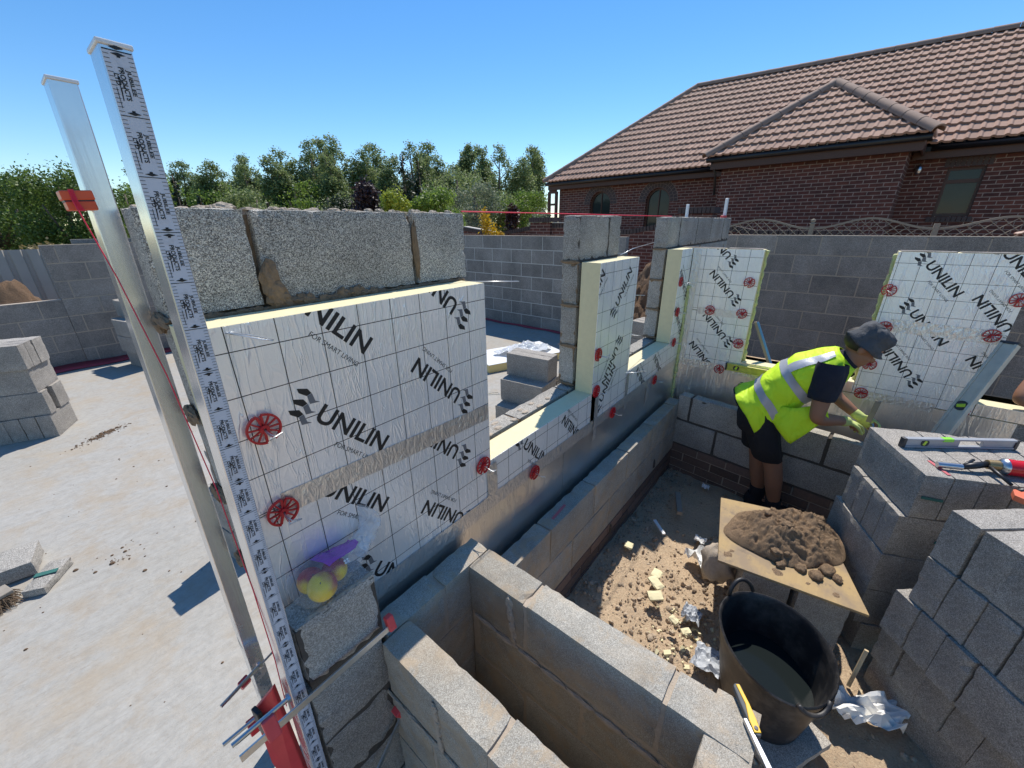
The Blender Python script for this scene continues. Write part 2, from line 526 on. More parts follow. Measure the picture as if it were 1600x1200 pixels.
        for a in range(3):
            b, d = (a + 1) % 3, (a + 2) % 3
            for side in (0, ns[a]):
                for i in range(ns[b]):
                    for j in range(ns[d]):
                        def key(u, v):
                            q = [0, 0, 0]; q[a] = side; q[b] = u; q[d] = v
                            return vert(*q)
                        f = (key(i, j), key(i + 1, j), key(i + 1, j + 1), key(i, j + 1))
                        fs.append(f if side else f[::-1])
        return s.add(vs, fs, mi)
    def xform(s, m4):
        s.v = [m4 @ p for p in s.v]; return s
    def build(s, name, mats, parent=None, loc=None, smooth=False, bevel=0, auto=None):
        if not isinstance(mats, (list, tuple)): mats = [mats]
        if parent is not None and loc is None: base = V(parent['_w']) if '_w' in parent else V((0, 0, 0))
        elif loc is not None: base = V(loc)
        else:
            xs = [p.x for p in s.v]; ys = [p.y for p in s.v]; zs = [p.z for p in s.v]
            base = V(((min(xs) + max(xs)) / 2, (min(ys) + max(ys)) / 2, min(zs)))
        me = bpy.data.meshes.new(name)
        me.from_pydata([tuple(p - base) for p in s.v], [], s.f)
        for m in mats: me.materials.append(MATS[m])
        me.polygons.foreach_set('material_index', s.mi)
        if bevel:
            bm = bmesh.new(); bm.from_mesh(me)
            es = [e for e in bm.edges if len(e.link_faces) == 2 and e.calc_face_angle(0) > R(25)]
            bmesh.ops.bevel(bm, geom=es, offset=bevel, segments=2, affect='EDGES', profile=.5, clamp_overlap=True)
            bm.to_mesh(me); bm.free()
        if smooth:
            me.polygons.foreach_set('use_smooth', [True] * len(me.polygons))
            if auto: me.set_sharp_from_angle(angle=R(auto))
        me.update()
        o = bpy.data.objects.new(name, me)
        COL.objects.link(o)
        if parent is not None:
            o.parent = parent
            if loc is not None:
                pw = V(parent['_w']) if '_w' in parent else V((0, 0, 0))
                o.location = base - pw
            o['_w'] = tuple(base)
        else:
            o.location = base
            o['_w'] = tuple(base)
        return o

def tag(o, label=None, cat=None, group=None, kind=None):
    if label: o['label'] = label
    if cat: o['category'] = cat
    if group: o['group'] = group
    if kind: o['kind'] = kind
    return o
def thing(name, label, cat, loc, group=None):
    o = bpy.data.objects.new(name, None)
    o.empty_display_size = .1
    COL.objects.link(o)
    o.location = loc; o['_w'] = tuple(loc)
    return tag(o, label, cat, group)
def copy_tree(o, loc, rot=None, label=None, parent=None, scale=None):
    c = o.copy(); COL.objects.link(c)
    if parent is not None: c.parent = parent
    else:
        c.location = loc; c['_w'] = tuple(loc)
        if rot is not None: c.rotation_euler = rot
        if scale is not None: c.scale = scale
        if label: c['label'] = label
    for ch in o.children: copy_tree(ch, None, parent=c)
    return c
def mesh_eval(tmp):
    COL.objects.link(tmp)
    dg = bpy.context.evaluated_depsgraph_get(); dg.update()
    me = bpy.data.meshes.new_from_object(tmp.evaluated_get(dg))
    bpy.data.objects.remove(tmp)
    return me
_tc = {}
def text2d(body, offset=0.0):
    """flat text as (verts2d, faces), baseline at 0, cap height 1, width returned"""
    key = (body, offset)
    if key in _tc: return _tc[key]
    cu = bpy.data.curves.new('lettering', 'FONT')
    cu.body = body; cu.size = 1; cu.resolution_u = 4; cu.offset = offset; cu.fill_mode = 'FRONT'
    me = mesh_eval(bpy.data.objects.new('lettering', cu))
    bpy.data.curves.remove(cu)
    vs = [(v.co.x, v.co.y) for v in me.vertices]
    fs = [tuple(p.vertices) for p in me.polygons]
    bpy.data.meshes.remove(me)
    x0 = min(v[0] for v in vs); x1 = max(v[0] for v in vs); y0 = min(v[1] for v in vs); y1 = max(v[1] for v in vs)
    vs = [((x - x0) / (x1 - x0), (y - y0) / (y1 - y0)) for x, y in vs]
    _tc[key] = (vs, fs)
    return _tc[key]

# ================================================================== SETTING
def grid_sheet(x0, x1, y0, y1, nx, ny, fn):
    b = MB()
    vs = []
    for j in range(ny + 1):
        for i in range(nx + 1):
            x = x0 + (x1 - x0) * i / nx; y = y0 + (y1 - y0) * j / ny
            vs.append((x, y, fn(x, y)))
    fs = [(j * (nx + 1) + i, j * (nx + 1) + i + 1, (j + 1) * (nx + 1) + i + 1, (j + 1) * (nx + 1) + i) for j in range(ny) for i in range(nx)]
    return b.add(vs, fs)
b = MB()
S = 900
b.add([(-S, -S, -2.16), (S, -S, -2.16), (S, S, -2.16), (-S, S, -2.16)], [(0, 1, 2, 3)])
tag(b.build('ground', 'far_ground'), kind='structure')
def soil_z(x, y):
    p = V((x * 2.2, y * 2.2, 0))
    z = -2.045 + .03 * noise.noise(p) + .022 * noise.noise(p * 3.1) + .012 * noise.noise(p * 8) + .006 * noise.noise(p * 19)
    z += .022 * max(0, 1 - abs(y + .30) / .2) * (.6 + .6 * noise.noise(p * 2))
    return z
tag(grid_sheet(-3.5, 5, -5.5, 0.02, 240, 180, soil_z).build('soil_floor', 'soil', smooth=True), kind='structure')
b = MB(); b.box((-9, .02, -2.12), (6.2, 7.3, -1.8))
tag(b.build('concrete_slab', 'slab_concrete'), kind='structure')
tag(grid_sheet(6.2, 40, -30, 40, 80, 120, lambda x, y: -1.9 + .1 * noise.noise(V((x * .4, y * .4, 3)))).build('garden_ground', 'soil', smooth=True), kind='structure')

# ------------------------------------------------------------------ block walls
MT = .010
def wall_blocks(b, p0, d, length, z_top, courses, thick, ch=.225, bl=.45, shift=0.0, rough=True, mi=0, mort=1, cell=.035, rec=.004, chip=.004, joint=MT, alt=.225):
    """leaf of coursed blocks; p0 = start at the front face, d = unit direction along, thickness to the left of d"""
    d = V((d[0], d[1], 0)).normalized(); nrm = V((-d.y, d.x, 0)) * (1 if thick > 0 else -1); thick = abs(thick); p0 = V((p0[0], p0[1], 0))
    m = Matrix((d, nrm, V((0, 0, 1)))).transposed()
    z_bot = z_top - courses * ch
    c = p0 + d * (length / 2) + nrm * (thick / 2) + V((0, 0, (z_top - joint + z_bot) / 2))
    b.obox(c, (length - 2 * rec, thick - 2 * rec, z_top - joint - z_bot), m, mort)
    for k in range(courses):
        zc = z_top - k * ch - (ch - joint) / 2
        s = -((shift + (alt if k % 2 else 0)) % bl)
        while s < length - .01:
            a0 = max(s, 0); a1 = min(s + bl - joint, length)
            if a1 - a0 > .03:
                j = V((random.uniform(-.001, .001), random.uniform(-.0015, .0015), random.uniform(-.001, .001)))
                cc = p0 + d * ((a0 + a1) / 2) + nrm * (thick / 2) + V((0, 0, zc)) + m @ j
                sz = (a1 - a0, thick, ch - joint)
                if rough: b.rough_block(cc, sz, m, mi, cell, chip)
                else: b.obox(cc, sz, m, mi)
            s += bl
def mortar_smear(b, c, size, m=None, mi=1, seed=0):
    """lump of squeezed-out mortar"""
    c = V(c); rnd = random.Random(seed); o = V((rnd.random() * 9, rnd.random() * 9, rnd.random() * 9))
    t = MB(); t.blob((0, 0, 0), 1, 18, 12)
    m = m or Matrix.Identity(3)
    for i, p in enumerate(t.v):
        q = p * (1 + .35 * noise.noise(p * 1.6 + o) + .25 * noise.noise(p * 4 + o) + .1 * noise.noise(p * 11 + o))
        t.v[i] = c + m @ V((q.x * size[0] / 2, q.y * size[1] / 2, q.z * size[2] / 2))
    b.add(t.v, t.f, mi)

YF, YB = .128, .228      # inner leaf faces
w_ = thing('block_wall', 'rough grey block wall with stepped window openings, foil boards along its outer side', 'wall', (1.2, .18, -1.8))
b = MB()
# left panel, joint positions 0 and .45 in the top course
wall_blocks(b, (-.2, YF), (1, 0), .869, 0.0, 1, .1, shift=.25, cell=.018, chip=.0026, joint=.012, rec=.022)
mortar_smear(b, (.010, YF - .006, -.168), (.042, .026, .11), seed=4); mortar_smear(b, (.016, YF - .008, -.19), (.055, .03, .06), seed=6)
mortar_smear(b, (.45, YF + .0, -.11), (.02, .02, .17), seed=5)
for q in range(22): mortar_smear(b, (.02 + q * .0135, YF - .006 - .003 * math.sin(q * 2.7), -.216 + .007 * math.sin(q * .55)), (.034, .018, .024 + .012 * math.sin(q * 1.7)), seed=10 + q)
for q in range(28): mortar_smear(b, (-.15 + q * .029, YF - .003, -.221), (.042, .014, .014 + .004 * math.sin(q * 2.1)), seed=40 + q)
for q in range(46): mortar_smear(b, (-.18 + q * .0185, YF + .055 + .035 * math.sin(q * 2.3), .0), (.026, .02, .010 + .005 * math.sin(q * 3.1)), mi=2, seed=70 + q)
mortar_smear(b, (-.030, YF + .05, .002), (.05, .04, .022), mi=2, seed=101)
mortar_smear(b, (-.052, YF + .055, .0), (.04, .04, .016), mi=2, seed=102)
b.build('upper_panel', ['block_speckled', 'mortar_brown', 'mortar_pale'], w_)
b = MB()
wall_blocks(b, (-.2, YF), (1, 0), .869, -.225, 3, .1, shift=.0, cell=.03, chip=.006)
wall_blocks(b, (-.2, YF), (1, 0), 4.87, -.915, 4, .1, shift=.17, cell=.04)
wall_blocks(b, (1.469, YF), (1, 0), .471, -.225, 3, .1, shift=0, cell=.025, alt=0, chip=.005)
wall_blocks(b, (2.74, YF), (1, 0), 1.93, -.225, 3, .1, shift=0, cell=.03)
for q in range(12):
    mortar_smear(b, (.68 + q * .05 + .03 * math.sin(q * 3), YF + .03 + .03 * math.sin(q * 2), -.9145), (.035 + .012 * math.sin(q * 5), .024, .008), mi=2, seed=140 + q)
for k, zz in enumerate((-.222, -.445, -.67, -.895)):
    mortar_smear(b, (1.466, YF + .045, zz), (.012, .11, .018), seed=160 + k)
    mortar_smear(b, (2.737, YF + .045, zz), (.012, .11, .014), seed=170 + k)
    mortar_smear(b, (-.203, YF + .04, zz), (.02, .11, .03), seed=180 + k)
    mortar_smear(b, (-.205, YF + .07, zz - .008), (.022, .06, .045), seed=190 + k)
b.build('lower_panel', ['block_grey', 'mortar_brown', 'mortar_pale'], w_)
b = MB()
wall_blocks(b, (1.469, YF), (1, 0), .471, 0.0, 1, .1, shift=.12, cell=.022, alt=0, chip=.004)
wall_blocks(b, (2.74, YF), (1, 0), 1.93, 0.0, 1, .1, shift=.17, cell=.03)
b.build('top_course', ['block_pier' if 'block_pier' in MATS else 'block_grey', 'mortar_dark'], w_)

# cross wall at the far end (behind the worker)
XB = 2.98
w2 = thing('block_wall', 'dark block cross wall with window openings behind the foil boards the worker faces', 'wall', (3.15, -1.2, -1.8))
b = MB()
wall_blocks(b, (XB + .112, .12), (0, -1), .58, -.215, 4, -.1, shift=.1, cell=.05)
wall_blocks(b, (XB + .112, .12), (0, -1), 3.4, -1.115, 3, -.1, shift=.3, cell=.06)
wall_blocks(b, (XB + .112, -1.17), (0, -1), .53, -.205, 4, -.1, shift=.2, cell=.05)
for q in range(8): mortar_smear(b, (XB + .16, -.5 - q * .075, -1.112), (.08, .09, .03), seed=200 + q)
b.build('leaf', ['block_dark', 'mortar_brown'], w2)

# outer leaf of the near wall and the low returns round the camera
w3 = thing('block_wall', 'low outer leaf of grey blocks on dark brick footing along the open cavity', 'wall', (1.6, -.07, -2.0))
OY0, OY1 = -.123, -.028
b = MB()
wall_blocks(b, (.467, OY0), (1, 0), 2.385, -1.412, 2, OY1 - OY0, shift=.46, cell=.032, rec=.007)
b.build('leaf', ['block_pale', 'mortar_pale'], w3)
b = MB()
wall_blocks(b, (.467, OY0 + .002), (1, 0), 2.385, -1.862, 3, OY1 - OY0, ch=.075, bl=.225, alt=.112, rough=False, rec=.006)
b.build('footing', ['trench_brick', 'mortar_pale'], w3)
b = MB(); mortar_smear(b, (1.62, OY0 - .002, -1.90), (.025, .02, .07), seed=8); mortar_smear(b, (2.35, OY0 - .002, -1.78), (.025, .02, .07), seed=9)
b.build('weep_hole', 'mortar_dark', w3)
b = MB(); b.obox((1.04, -.078, -1.4105), (.13, .014, .002), rotm(R(4)))
b.build('crayon_mark', 'crayon_red', w3)

w4 = thing('block_wall', 'low block wall standing one course taller under the bag of apples', 'wall', (-.15, -.07, -2.0))
b = MB()
wall_blocks(b, (-.208, OY0), (1, 0), .218, -.925, 1, OY1 - OY0 + .0, shift=.1, cell=.025, chip=.006)
wall_blocks(b, (-.214, OY0 + .001), (1, 0), .214, -1.15, 4, OY1 - OY0, shift=.1, cell=.03, alt=0)
for q in range(7): mortar_smear(b, (-.16 + q * .026, OY0 + .012, -.926), (.03, .014, .008), mi=2, seed=230 + q)
b.build('leaf', ['block_stack', 'mortar_dark', 'mortar_pale'], w4)

w5 = thing('block_wall', 'low box of pale dusty block walls in the near foreground, open at the top', 'wall', (.2, -.5, -2.0))
b = MB()
wall_blocks(b, (.014, OY0 + .001), (1, 0), .45, -1.182, 4, OY1 - OY0, shift=.22, cell=.03)
wall_blocks(b, (.352, OY0 - .003), (0, -1), .90, -1.18, 4, .112, shift=.19, cell=.028, chip=.003)
wall_blocks(b, (-.012, OY0 - .003), (0, -1), .90, -1.179, 4, .104, shift=.02, cell=.028, chip=.003)
for q in range(9): mortar_smear(b, (.36, OY0 - .13 - q * .012, -1.25 - q * .018), (.012, .03, .06), mi=1, seed=250 + q)
for q in range(8): mortar_smear(b, (.351, -.20 - q * .1, -1.405 - .004 * q), (.014, .1, .022), mi=1, seed=270 + q)
for q in range(4): mortar_smear(b, (.353, -.315 - q * .006, -1.22 - q * .05), (.02, .03, .07), mi=1, seed=290 + q)
for q in range(6): mortar_smear(b, (-.013, -.36 - q * .002, -1.22 - q * .03), (.014, .022, .05), mi=1, seed=350 + q)
for q in range(9): mortar_smear(b, (-.012, -.15 - q * .09, -1.403), (.012, .1, .016), mi=1, seed=360 + q)
b.build('leaf', ['block_pale', 'mortar_pale'], w5)
b = MB()
wall_blocks(b, (.485, -.925), (-1, 0), .72, -1.186, 4, .105, shift=.2, cell=.028, chip=.003)
b.build('return_leaf', ['block_pale', 'mortar_pale'], w5)

w6 = thing('block_wall', 'low block leaf on three dark brick courses behind the worker\'s legs', 'wall', (2.9, -1.4, -2.0))
b = MB()
wall_blocks(b, (2.885, OY0 - .002), (-.12, -1), 2.9, -1.345, 2, -.092, shift=.34, cell=.05, joint=.014, rec=.008)
b.build('leaf', ['block_grey', 'mortar_dark'], w6)
b = MB()
wall_blocks(b, (2.887, OY0 - .002), (-.12, -1), 2.9, -1.795, 4, -.09, ch=.075, bl=.225, alt=.112, rough=False, rec=.006)
b.build('footing', ['trench_brick', 'mortar_pale'], w6)

# far perimeter walls of the new building
def far_wall(label, p0, d, length, zt, courses, thick, mat='block_dark', shift=0.0, mort='mortar_pale', rec=.003):
    t = thing('block_wall', label, 'wall', (p0[0], p0[1], zt - courses * .225))
    b = MB(); wall_blocks(b, p0, d, length, zt, courses, thick, shift=shift, rough=False, rec=rec, joint=.012)
    b.build('leaf', [mat, mort], t)
    d = V((d[0], d[1], 0)); n = V((-d.y, d.x, 0)); m = Matrix((d, n, V((0, 0, 1)))).transposed()
    b = MB(); b.obox(V((p0[0], p0[1], zt + .0)) + d * length / 2 + n * thick / 2, (length, abs(thick) * .96, .012), m)
    b.build('mortar_bed', 'mortar_pale', t)
    return t
far_wall('sunlit grey block wall with pale joints seen through the near window opening', (5.45, 7.0), (0, -1), 5.4, -.232, 7, -.1, 'block_dark', .1, 'mortar_white', .003)
far_wall('dark block wall running across behind the foil boards, below the trellis', (5.9, .95), (0, -1), 6.5, -.205, 7, -.1, 'block_dark', .2)
far_wall('stepped dark block wall at the far left of the slab', (-.03, 7.0), (1, 0), 5.4, -.235, 7, .1, 'block_dark', .32)
far_wall('lower run of dark block wall below the steel sheeting at the left edge', (-6.0, 7.0), (1, 0), 5.968, -.91, 4, .1, 'block_dark', .1)
b = MB(); b.box((.3, 7.3, -.23), (1.4, 7.44, -.175)); b.box((.3, 7.28, -1.9), (1.4, 7.38, -.24))
tag(b.build('block_wall', 'block_dark'), 'pale topped block leaf just behind the stepped far left wall', 'wall')
# damp proof membrane strips along the feet of the far walls
def membrane(pts, label, wd=.16):
    b = MB(); vs = []; n = len(pts)
    ring = []
    for i, p in enumerate(pts):
        p = V(p); q = V(pts[min(i + 1, n - 1)]) - V(pts[max(i - 1, 0)]); q.z = 0; q.normalize(); nn = V((-q.y, q.x, 0))
        h = .02 + .018 * noise.noise(p * 3)
        ring.append([p + nn * wd * -.5 * (1 + .3 * noise.noise(p * 2)), p + nn * wd * -.15 + V((0, 0, h)), p + nn * wd * .2 + V((0, 0, h * .4)), p + nn * wd * .5 + V((0, 0, h + .01))])
    b.loft(ring, cap=False, closed=False)
    o = b.build('damp_membrane', 'membrane_red', smooth=True)
    sm = o.modifiers.new('thickness', 'SOLIDIFY'); sm.thickness = .003
    return tag(o, label, 'membrane')
membrane([(5.36 - .02 * math.sin(k), 6.9 - k * .11, -1.79) for k in range(48)], 'dull red membrane strip at the foot of the sunlit grey block wall')
membrane([(-2 + k * .12, 6.88 + .02 * math.sin(k * 1.3), -1.79) for k in range(60)], 'bright red membrane strip at the foot of the stepped wall at left', .2)

# ================================================================== INSULATION BOARDS
class Flat:
    """flat print shapes in board coordinates (a, b), cut to a rectangle"""
    def __init__(s): s.v = []; s.f = []; s.mi = []
    def poly(s, pts, mi=0):
        o = len(s.v); s.v += list(pts); s.f.append(tuple(range(o, o + len(pts)))); s.mi.append(mi)
    def text(s, body, o, ang, width, cap, offset=0.0, mi=0):
        vs, fs = text2d(body, offset)
        c, sn = math.cos(ang), math.sin(ang); k = len(s.v)
        for x, y in vs:
            X, Y = x * width, y * cap
            s.v.append((o[0] + X * c - Y * sn, o[1] + X * sn + Y * c))
        for f in fs: s.f.append(tuple(i + k for i in f)); s.mi.append(mi)
    def rect(s, a0, b0, a1, b1, mi=0): s.poly([(a0, b0), (a1, b0), (a1, b1), (a0, b1)], mi)
    def mesh(s, name, mats, fn, clip=None, parent=None):
        bm = bmesh.new()
        vv = [bm.verts.new((x, y, 0)) for x, y in s.v]
        for f, mi in zip(s.f, s.mi):
            try: ff = bm.faces.new([vv[i] for i in f]); ff.material_index = mi
            except ValueError: pass
        if clip:
            a0, b0, a1, b1 = clip
            for co, no in (((a0, 0, 0), (-1, 0, 0)), ((a1, 0, 0), (1, 0, 0)), ((0, b0, 0), (0, -1, 0)), ((0, b1, 0), (0, 1, 0))):
                bmesh.ops.bisect_plane(bm, geom=bm.verts[:] + bm.edges[:] + bm.faces[:], plane_co=co, plane_no=no, clear_outer=True, dist=1e-6)
        for v in bm.verts: v.co = fn(v.co.x, v.co.y)
        me = bpy.data.meshes.new(name); bm.to_mesh(me); bm.free()
        for m in mats: me.materials.append(MATS[m])
        if not me.vertices: return None
        o = bpy.data.objects.new(name, me); COL.objects.link(o)
        if parent is not None: o.parent = parent
        return o
def logo(fl, o, deg, sub=True, mark=True):
    a = R(deg); c, sn = math.cos(a), math.sin(a)
    def P(x, y): return (o[0] + x * c - y * sn, o[1] + x * sn + y * c)
    fl.text('UNILIN', o, a, .236, .050, .022, 0)
    if sub: fl.text('FOR SMART LIVING', P(.088, -.036), a, .150, .0125, -.002, 0)
    if mark:
        for k in range(3):
            y = .050 - k * .0265; x = -.082 + k * .006
            fl.poly([P(x, y + .001), P(x + .022, y + .0125), P(x + .037, y + .008), P(x + .031, y - .0035), P(x + .010, y - .006)][::-1], 0)
            fl.poly([P(x + .038, y + .008), P(x + .056, y - .004), P(x + .068, y - .001), P(x + .049, y - .0165), P(x + .032, y - .0035)][::-1], 1)
def snap(v, ph): return ph + round((v - ph) / .098) * .098
def board(label, wall, a0, a1, b0, b1, logos=(), thick=.108, name='insulation_board', reveal=None):
    """a rigid foam board with foil face; wall 'A' faces -Y, wall 'B' faces -X; a is x (A) or -y (B)"""
    oa = snap(a0, .002 if wall == 'A' else .047); ob = snap(b0, -.226)
    org = V((oa, 0, ob)) if wall == 'A' else V((XB, -oa, ob))
    t = thing(name, label, 'insulation board', org)
    if wall == 'B': t.rotation_euler = (0, 0, R(-90))
    l0, l1, m0, m1 = a0 - oa, a1 - oa, b0 - ob, b1 - ob
    b = MB(); nx = max(2, int((l1 - l0) / .03)); 
    b.box((l0, .0022, m0), (l1, thick, m1))
    o = b.build('foam_core', 'foam_cream', t, loc=org); o.location = (0, 0, 0); shift_mesh(o, org)
    b = MB()
    b.box((l0 - .0006, 0, m0 + .0005), (l1 + .0006, .0018, m1 - .0005))
    o = b.build('foil_facing', 'foil_facing' if logos else 'foil_plain', t, loc=org); o.location = (0, 0, 0); shift_mesh(o, org)
    if logos:
        for a, bb, deg, *fl_ in logos:
            fl = Flat(); logo(fl, (a - oa, bb - ob), deg, *(fl_ or ()))
            fl.mesh('printed_lettering', ['ink_black', 'ink_grey'], lambda x, y: V((x, -.0006, y)), (l0, m0, l1, m1), t)
    return t
def shift_mesh(o, org):
    for v in o.data.vertices: v.co = v.co + V(org)
    o['_w'] = tuple(org)

board('big near foil board, upper one, its UNILIN lettering cut off by its top edge', 'A', -.205, .622, -.672, -.221,
      [(-.020, -.186, -45), (-.012, -.485, -45), (.49, -.572, 135), (.50, -.268, 135)])
board('big near foil board below the long tape strip, behind the bag of apples', 'A', -.205, .622, -1.121, -.675,
      [(-.042, -.688, -45), (.465, -.783, 135), (.466, -1.081, 135), (.06, -1.06, -45, False)])
board('short foil sill board right of the big boards with sunlit cream top edge', 'A', .625, 1.52, -1.121, -.921,
      [(.835, -.966, -45), (1.357, -1.104, 135)])
board('tall narrow foil board on the block pier, its cream side facing the camera', 'A', 1.469, 1.941, -1.12, -.2205,
      [(1.372, -.46, 50), (1.705, -.475, 50), (1.722, -.70, -128), (1.60, -1.02, 50)])
board('foil sill board between the pier and the corner, half in pier shade', 'A', 1.944, 2.975, -1.121, -.921,
      [(2.284, -1.105, 135), (2.602, -1.096, 135)])
board('narrow foil board in the corner with a broad cream side beside the second opening', 'A', 2.727, 2.975, -.918, -.2205,
      [(2.93, -.52, 135), (2.93, -.80, 135)])
board('plain lower foil board in the cavity nearest the camera', 'A', -.205, 1.19, -1.60, -1.126)
board('plain lower foil board in the cavity towards the far corner', 'A', 1.194, 2.975, -1.60, -1.126)
def yb(y): return .936 - (y + .936) * 1.0244
def zb(z): return -.0372 + (z + .0372) * 1.0244
board('upright foil board left of the dark opening, reversed lettering near its top', 'B', .004, .473, -.683, -.222,
      [(yb(-.356), zb(-.525), 135), (yb(-.29), -.262, 135)])
board('foil board below the taped joint, left of the dark opening', 'B', .004, .473, -1.118, -.687,
      [(yb(-.359), zb(-.838), 135), (yb(-.293), zb(-1.075), 135)])
board('slim foil strip under the sill of the dark opening beside the yellow level', 'B', .476, 1.158, -1.118, -1.045)
board('upper foil board right of the dark opening with lettering sloping down', 'B', 1.162, 1.715, -.645, -.212,
      [(yb(-1.28), zb(-.281), -45), (yb(-1.286), zb(-.554), -45), (yb(-1.709), zb(-.576), 135), (yb(-1.55), zb(-.21), -45)])
board('foil board in front of the worker\'s hat, right of the dark opening', 'B', 1.162, 1.715, -1.118, -.649,
      [(yb(-1.406), zb(-.905), 135), (yb(-1.30), zb(-.56), -45), (1.80, -.93, 135)])
board('long plain foil board in the low cavity behind the worker', 'B', .004, 1.9, -1.60, -1.123)
board('foil sill board at the right edge with bright cream top beside the elbow', 'B', 1.72, 2.9, -1.118, -1.045)

# foil tape strips: thin crumpled ribbons stuck over the joints
def tape(label, wall, a0, b0, a1, b1, wd, off=.002):
    b = MB(); d = V((a1 - a0, b1 - b0)); L = d.length; d = d / L; n = V((-d.y, d.x)); N = max(6, int(L / .012))
    rings = []
    rs = random.random() * 20
    for i in range(N + 1):
        c = V((a0, b0)) + d * (L * i / N); r = []
        for j in range(6):
            s = (j / 5 - .5) * wd * (1 + .05 * noise.noise(V((i * .3, j, rs))))
            q = c + n * s
            o = off * .4 + .0006 + .0020 * abs(noise.noise(V((i * 1.7 + .3, j * 2.3 + .4, rs)))) + (.0012 * abs(noise.noise(V((i * .2, 9, rs)))) if j in (2, 3) else 0)
            r.append(V((q.x, -o, q.y)) if wall == 'A' else V((XB - o, -q.x, q.y)))
        rings.append(r)
    b.loft(rings, cap=False, closed=False)
    ob = b.build('foil_tape', 'foil_tape')
    sm = ob.modifiers.new('thickness', 'SOLIDIFY'); sm.thickness = .0004; sm.offset = 0
    return tag(ob, label, 'foil tape')
tape('long strip of crumpled foil tape across the big near foil boards', 'A', -.125, -.666, .618, -.700, .062)
tape('foil tape along the joint under the first sunlit sill', 'A', .56, -1.118, 1.50, -1.13, .07)
tape('foil tape along the joint past the pier towards the far corner', 'A', 1.52, -1.128, 2.96, -1.124, .06)
tape('upright foil tape between the big boards and the first sill board', 'A', .626, -.94, .63, -1.13, .06, .006)
tape('dark upright tape under the left edge of the pier', 'A', 1.53, -.96, 1.53, -1.24, .045, .006)
tape('dark upright tape under the right edge of the pier', 'A', 1.95, -.94, 1.95, -1.20, .04, .006)
tape('upright foil tape halfway along the second sill board', 'A', 2.345, -1.10, 2.345, -1.30, .05, .006)
tape('blackened foil tape along the foot of the big boards above the cavity', 'A', .02, -1.128, .60, -1.124, .075, .004)
tape('corner foil tape running down between the two foil walls', 'B', .035, -.23, .03, -1.09, .06)
tape('blue reflecting tape from the corner to the yellow level', 'B', .02, -1.118, .62, -1.118, .06, .005)
tape('foil tape across the middle of the boards left of the dark opening', 'B', .10, -.685, .42, -.687, .055)
tape('pale foil tape across the boards right of the dark opening', 'B', 1.23, -.643, 1.70, -.652, .075)
tape('patch of foil tape by the worker\'s gloves', 'B', 1.21, -1.118, 1.56, -1.12, .06)

# expanding foam bead in the corner and down the board edges
def bead(label, pts, r, mat='expanding_foam', cat='foam bead', name='foam_bead'):
    b = MB(); P = []
    for i in range(len(pts) - 1):
        p, q = V(pts[i]), V(pts[i + 1]); n = max(3, int((q - p).length / .012))
        P += [p.lerp(q, k / n) for k in range(n)]
    P.append(V(pts[-1]))
    rr = [r * (1 + .9 * noise.noise(p * 32) + .45 * noise.noise(p * 80)) for p in P]
    P = [p + V((noise.noise(p * 30), noise.noise(p * 33 + V((5, 0, 0))), 0)) * r * .5 for p in P]
    b.tube(P, rr, 8)
    return tag(b.build(name, mat, smooth=True), label, cat)
bead('yellow foam bead up the corner between the two foil walls', [(2.972, -.008, -1.58), (2.972, -.008, -.50)], .011)
bead('greenish foam bead down the edge of the boards left of the dark opening', [(3.05, -.478, -1.04), (3.05, -.478, -.23)], .011)
bead('ragged foam bead down the edge of the boards right of the dark opening', [(3.05, -1.157, -1.10), (3.05, -1.157, -.23)], .011)

# ------------------------------------------------------------------ red retaining clips on wall ties
def clip_proto():
    t = thing('retaining_clip', 'x', 'retaining clip', (0, 0, 0), 'red retaining clips on the foil boards')
    b = MB(); Ro, Ri, hub, th = .0365, .0318, .009, .005
    def arc(a0, a1, r0, r1, n, y0=-.004, y1=-.010):
        rings = []
        for k in range(n + 1):
            a = a0 + (a1 - a0) * k / n; c, s = math.cos(a), math.sin(a)
            rings.append([V((r0 * c, y0, r0 * s)), V((r1 * c, y0, r1 * s)), V((r1 * c, y1, r1 * s)), V((r0 * c, y1, r0 * s))])
        b.loft(rings)
    for a0, a1 in ((98, 262), (-68, 82)):
        arc(R(a0), R(a1), Ri, Ro, 18)
        n = 5
        for k in range(n + 1):
            a = R(a0 + (a1 - a0) * k / n); d = V((math.cos(a), 0, math.sin(a)))
            b.beam(d * hub + V((0, -.0065, 0)), d * (Ri + .001) + V((0, -.0065, 0)), .0032 if 0 < k < n else .0055, .0045, (0, 1, 0))
    arc(0, 2 * math.pi, .003, hub + .001, 18, -.003, -.013)
    b.build('wheel', 'clip_red', t, smooth=True, auto=35)
    b = MB()
    b.tube([(0, .01, 0), (.0, -.03, -.004), (.003, -.048, -.006), (.016, -.066, .002), (-.012, -.068, .0), (-.003, -.047, -.006), (-.003, -.02, 0)], .0017, 6)
    b.build('wall_tie', 'galvanised_wire', t, smooth=True)
    return t
clip0 = clip_proto()
first = [True]
def clip(label, wall, a, z, spin):
    loc = V((a, -.003, z)) if wall == 'A' else V((XB - .003, -a, z))
    rot = (0, R(spin), 0) if wall == 'A' else (0, R(spin), R(-90))
    if first[0]:
        first[0] = False
        clip0.location = loc; clip0.rotation_euler = rot; clip0['label'] = label
    else: copy_tree(clip0, loc, rot, label)
clip('red wheel clip at the left of the big boards, above the long tape strip', 'A', -.123, -.456, -8)
clip('red wheel clip at the left end of the long tape strip', 'A', -.130, -.680, 12)
clip('red clip at the right edge of the big boards', 'A', .572, -.915, 20)
clip('red clip on the tape under the first sunlit sill', 'A', .918, -1.135, 40)
clip('red clip halfway up the left edge of the pier board', 'A', 1.493, -.695, -20)
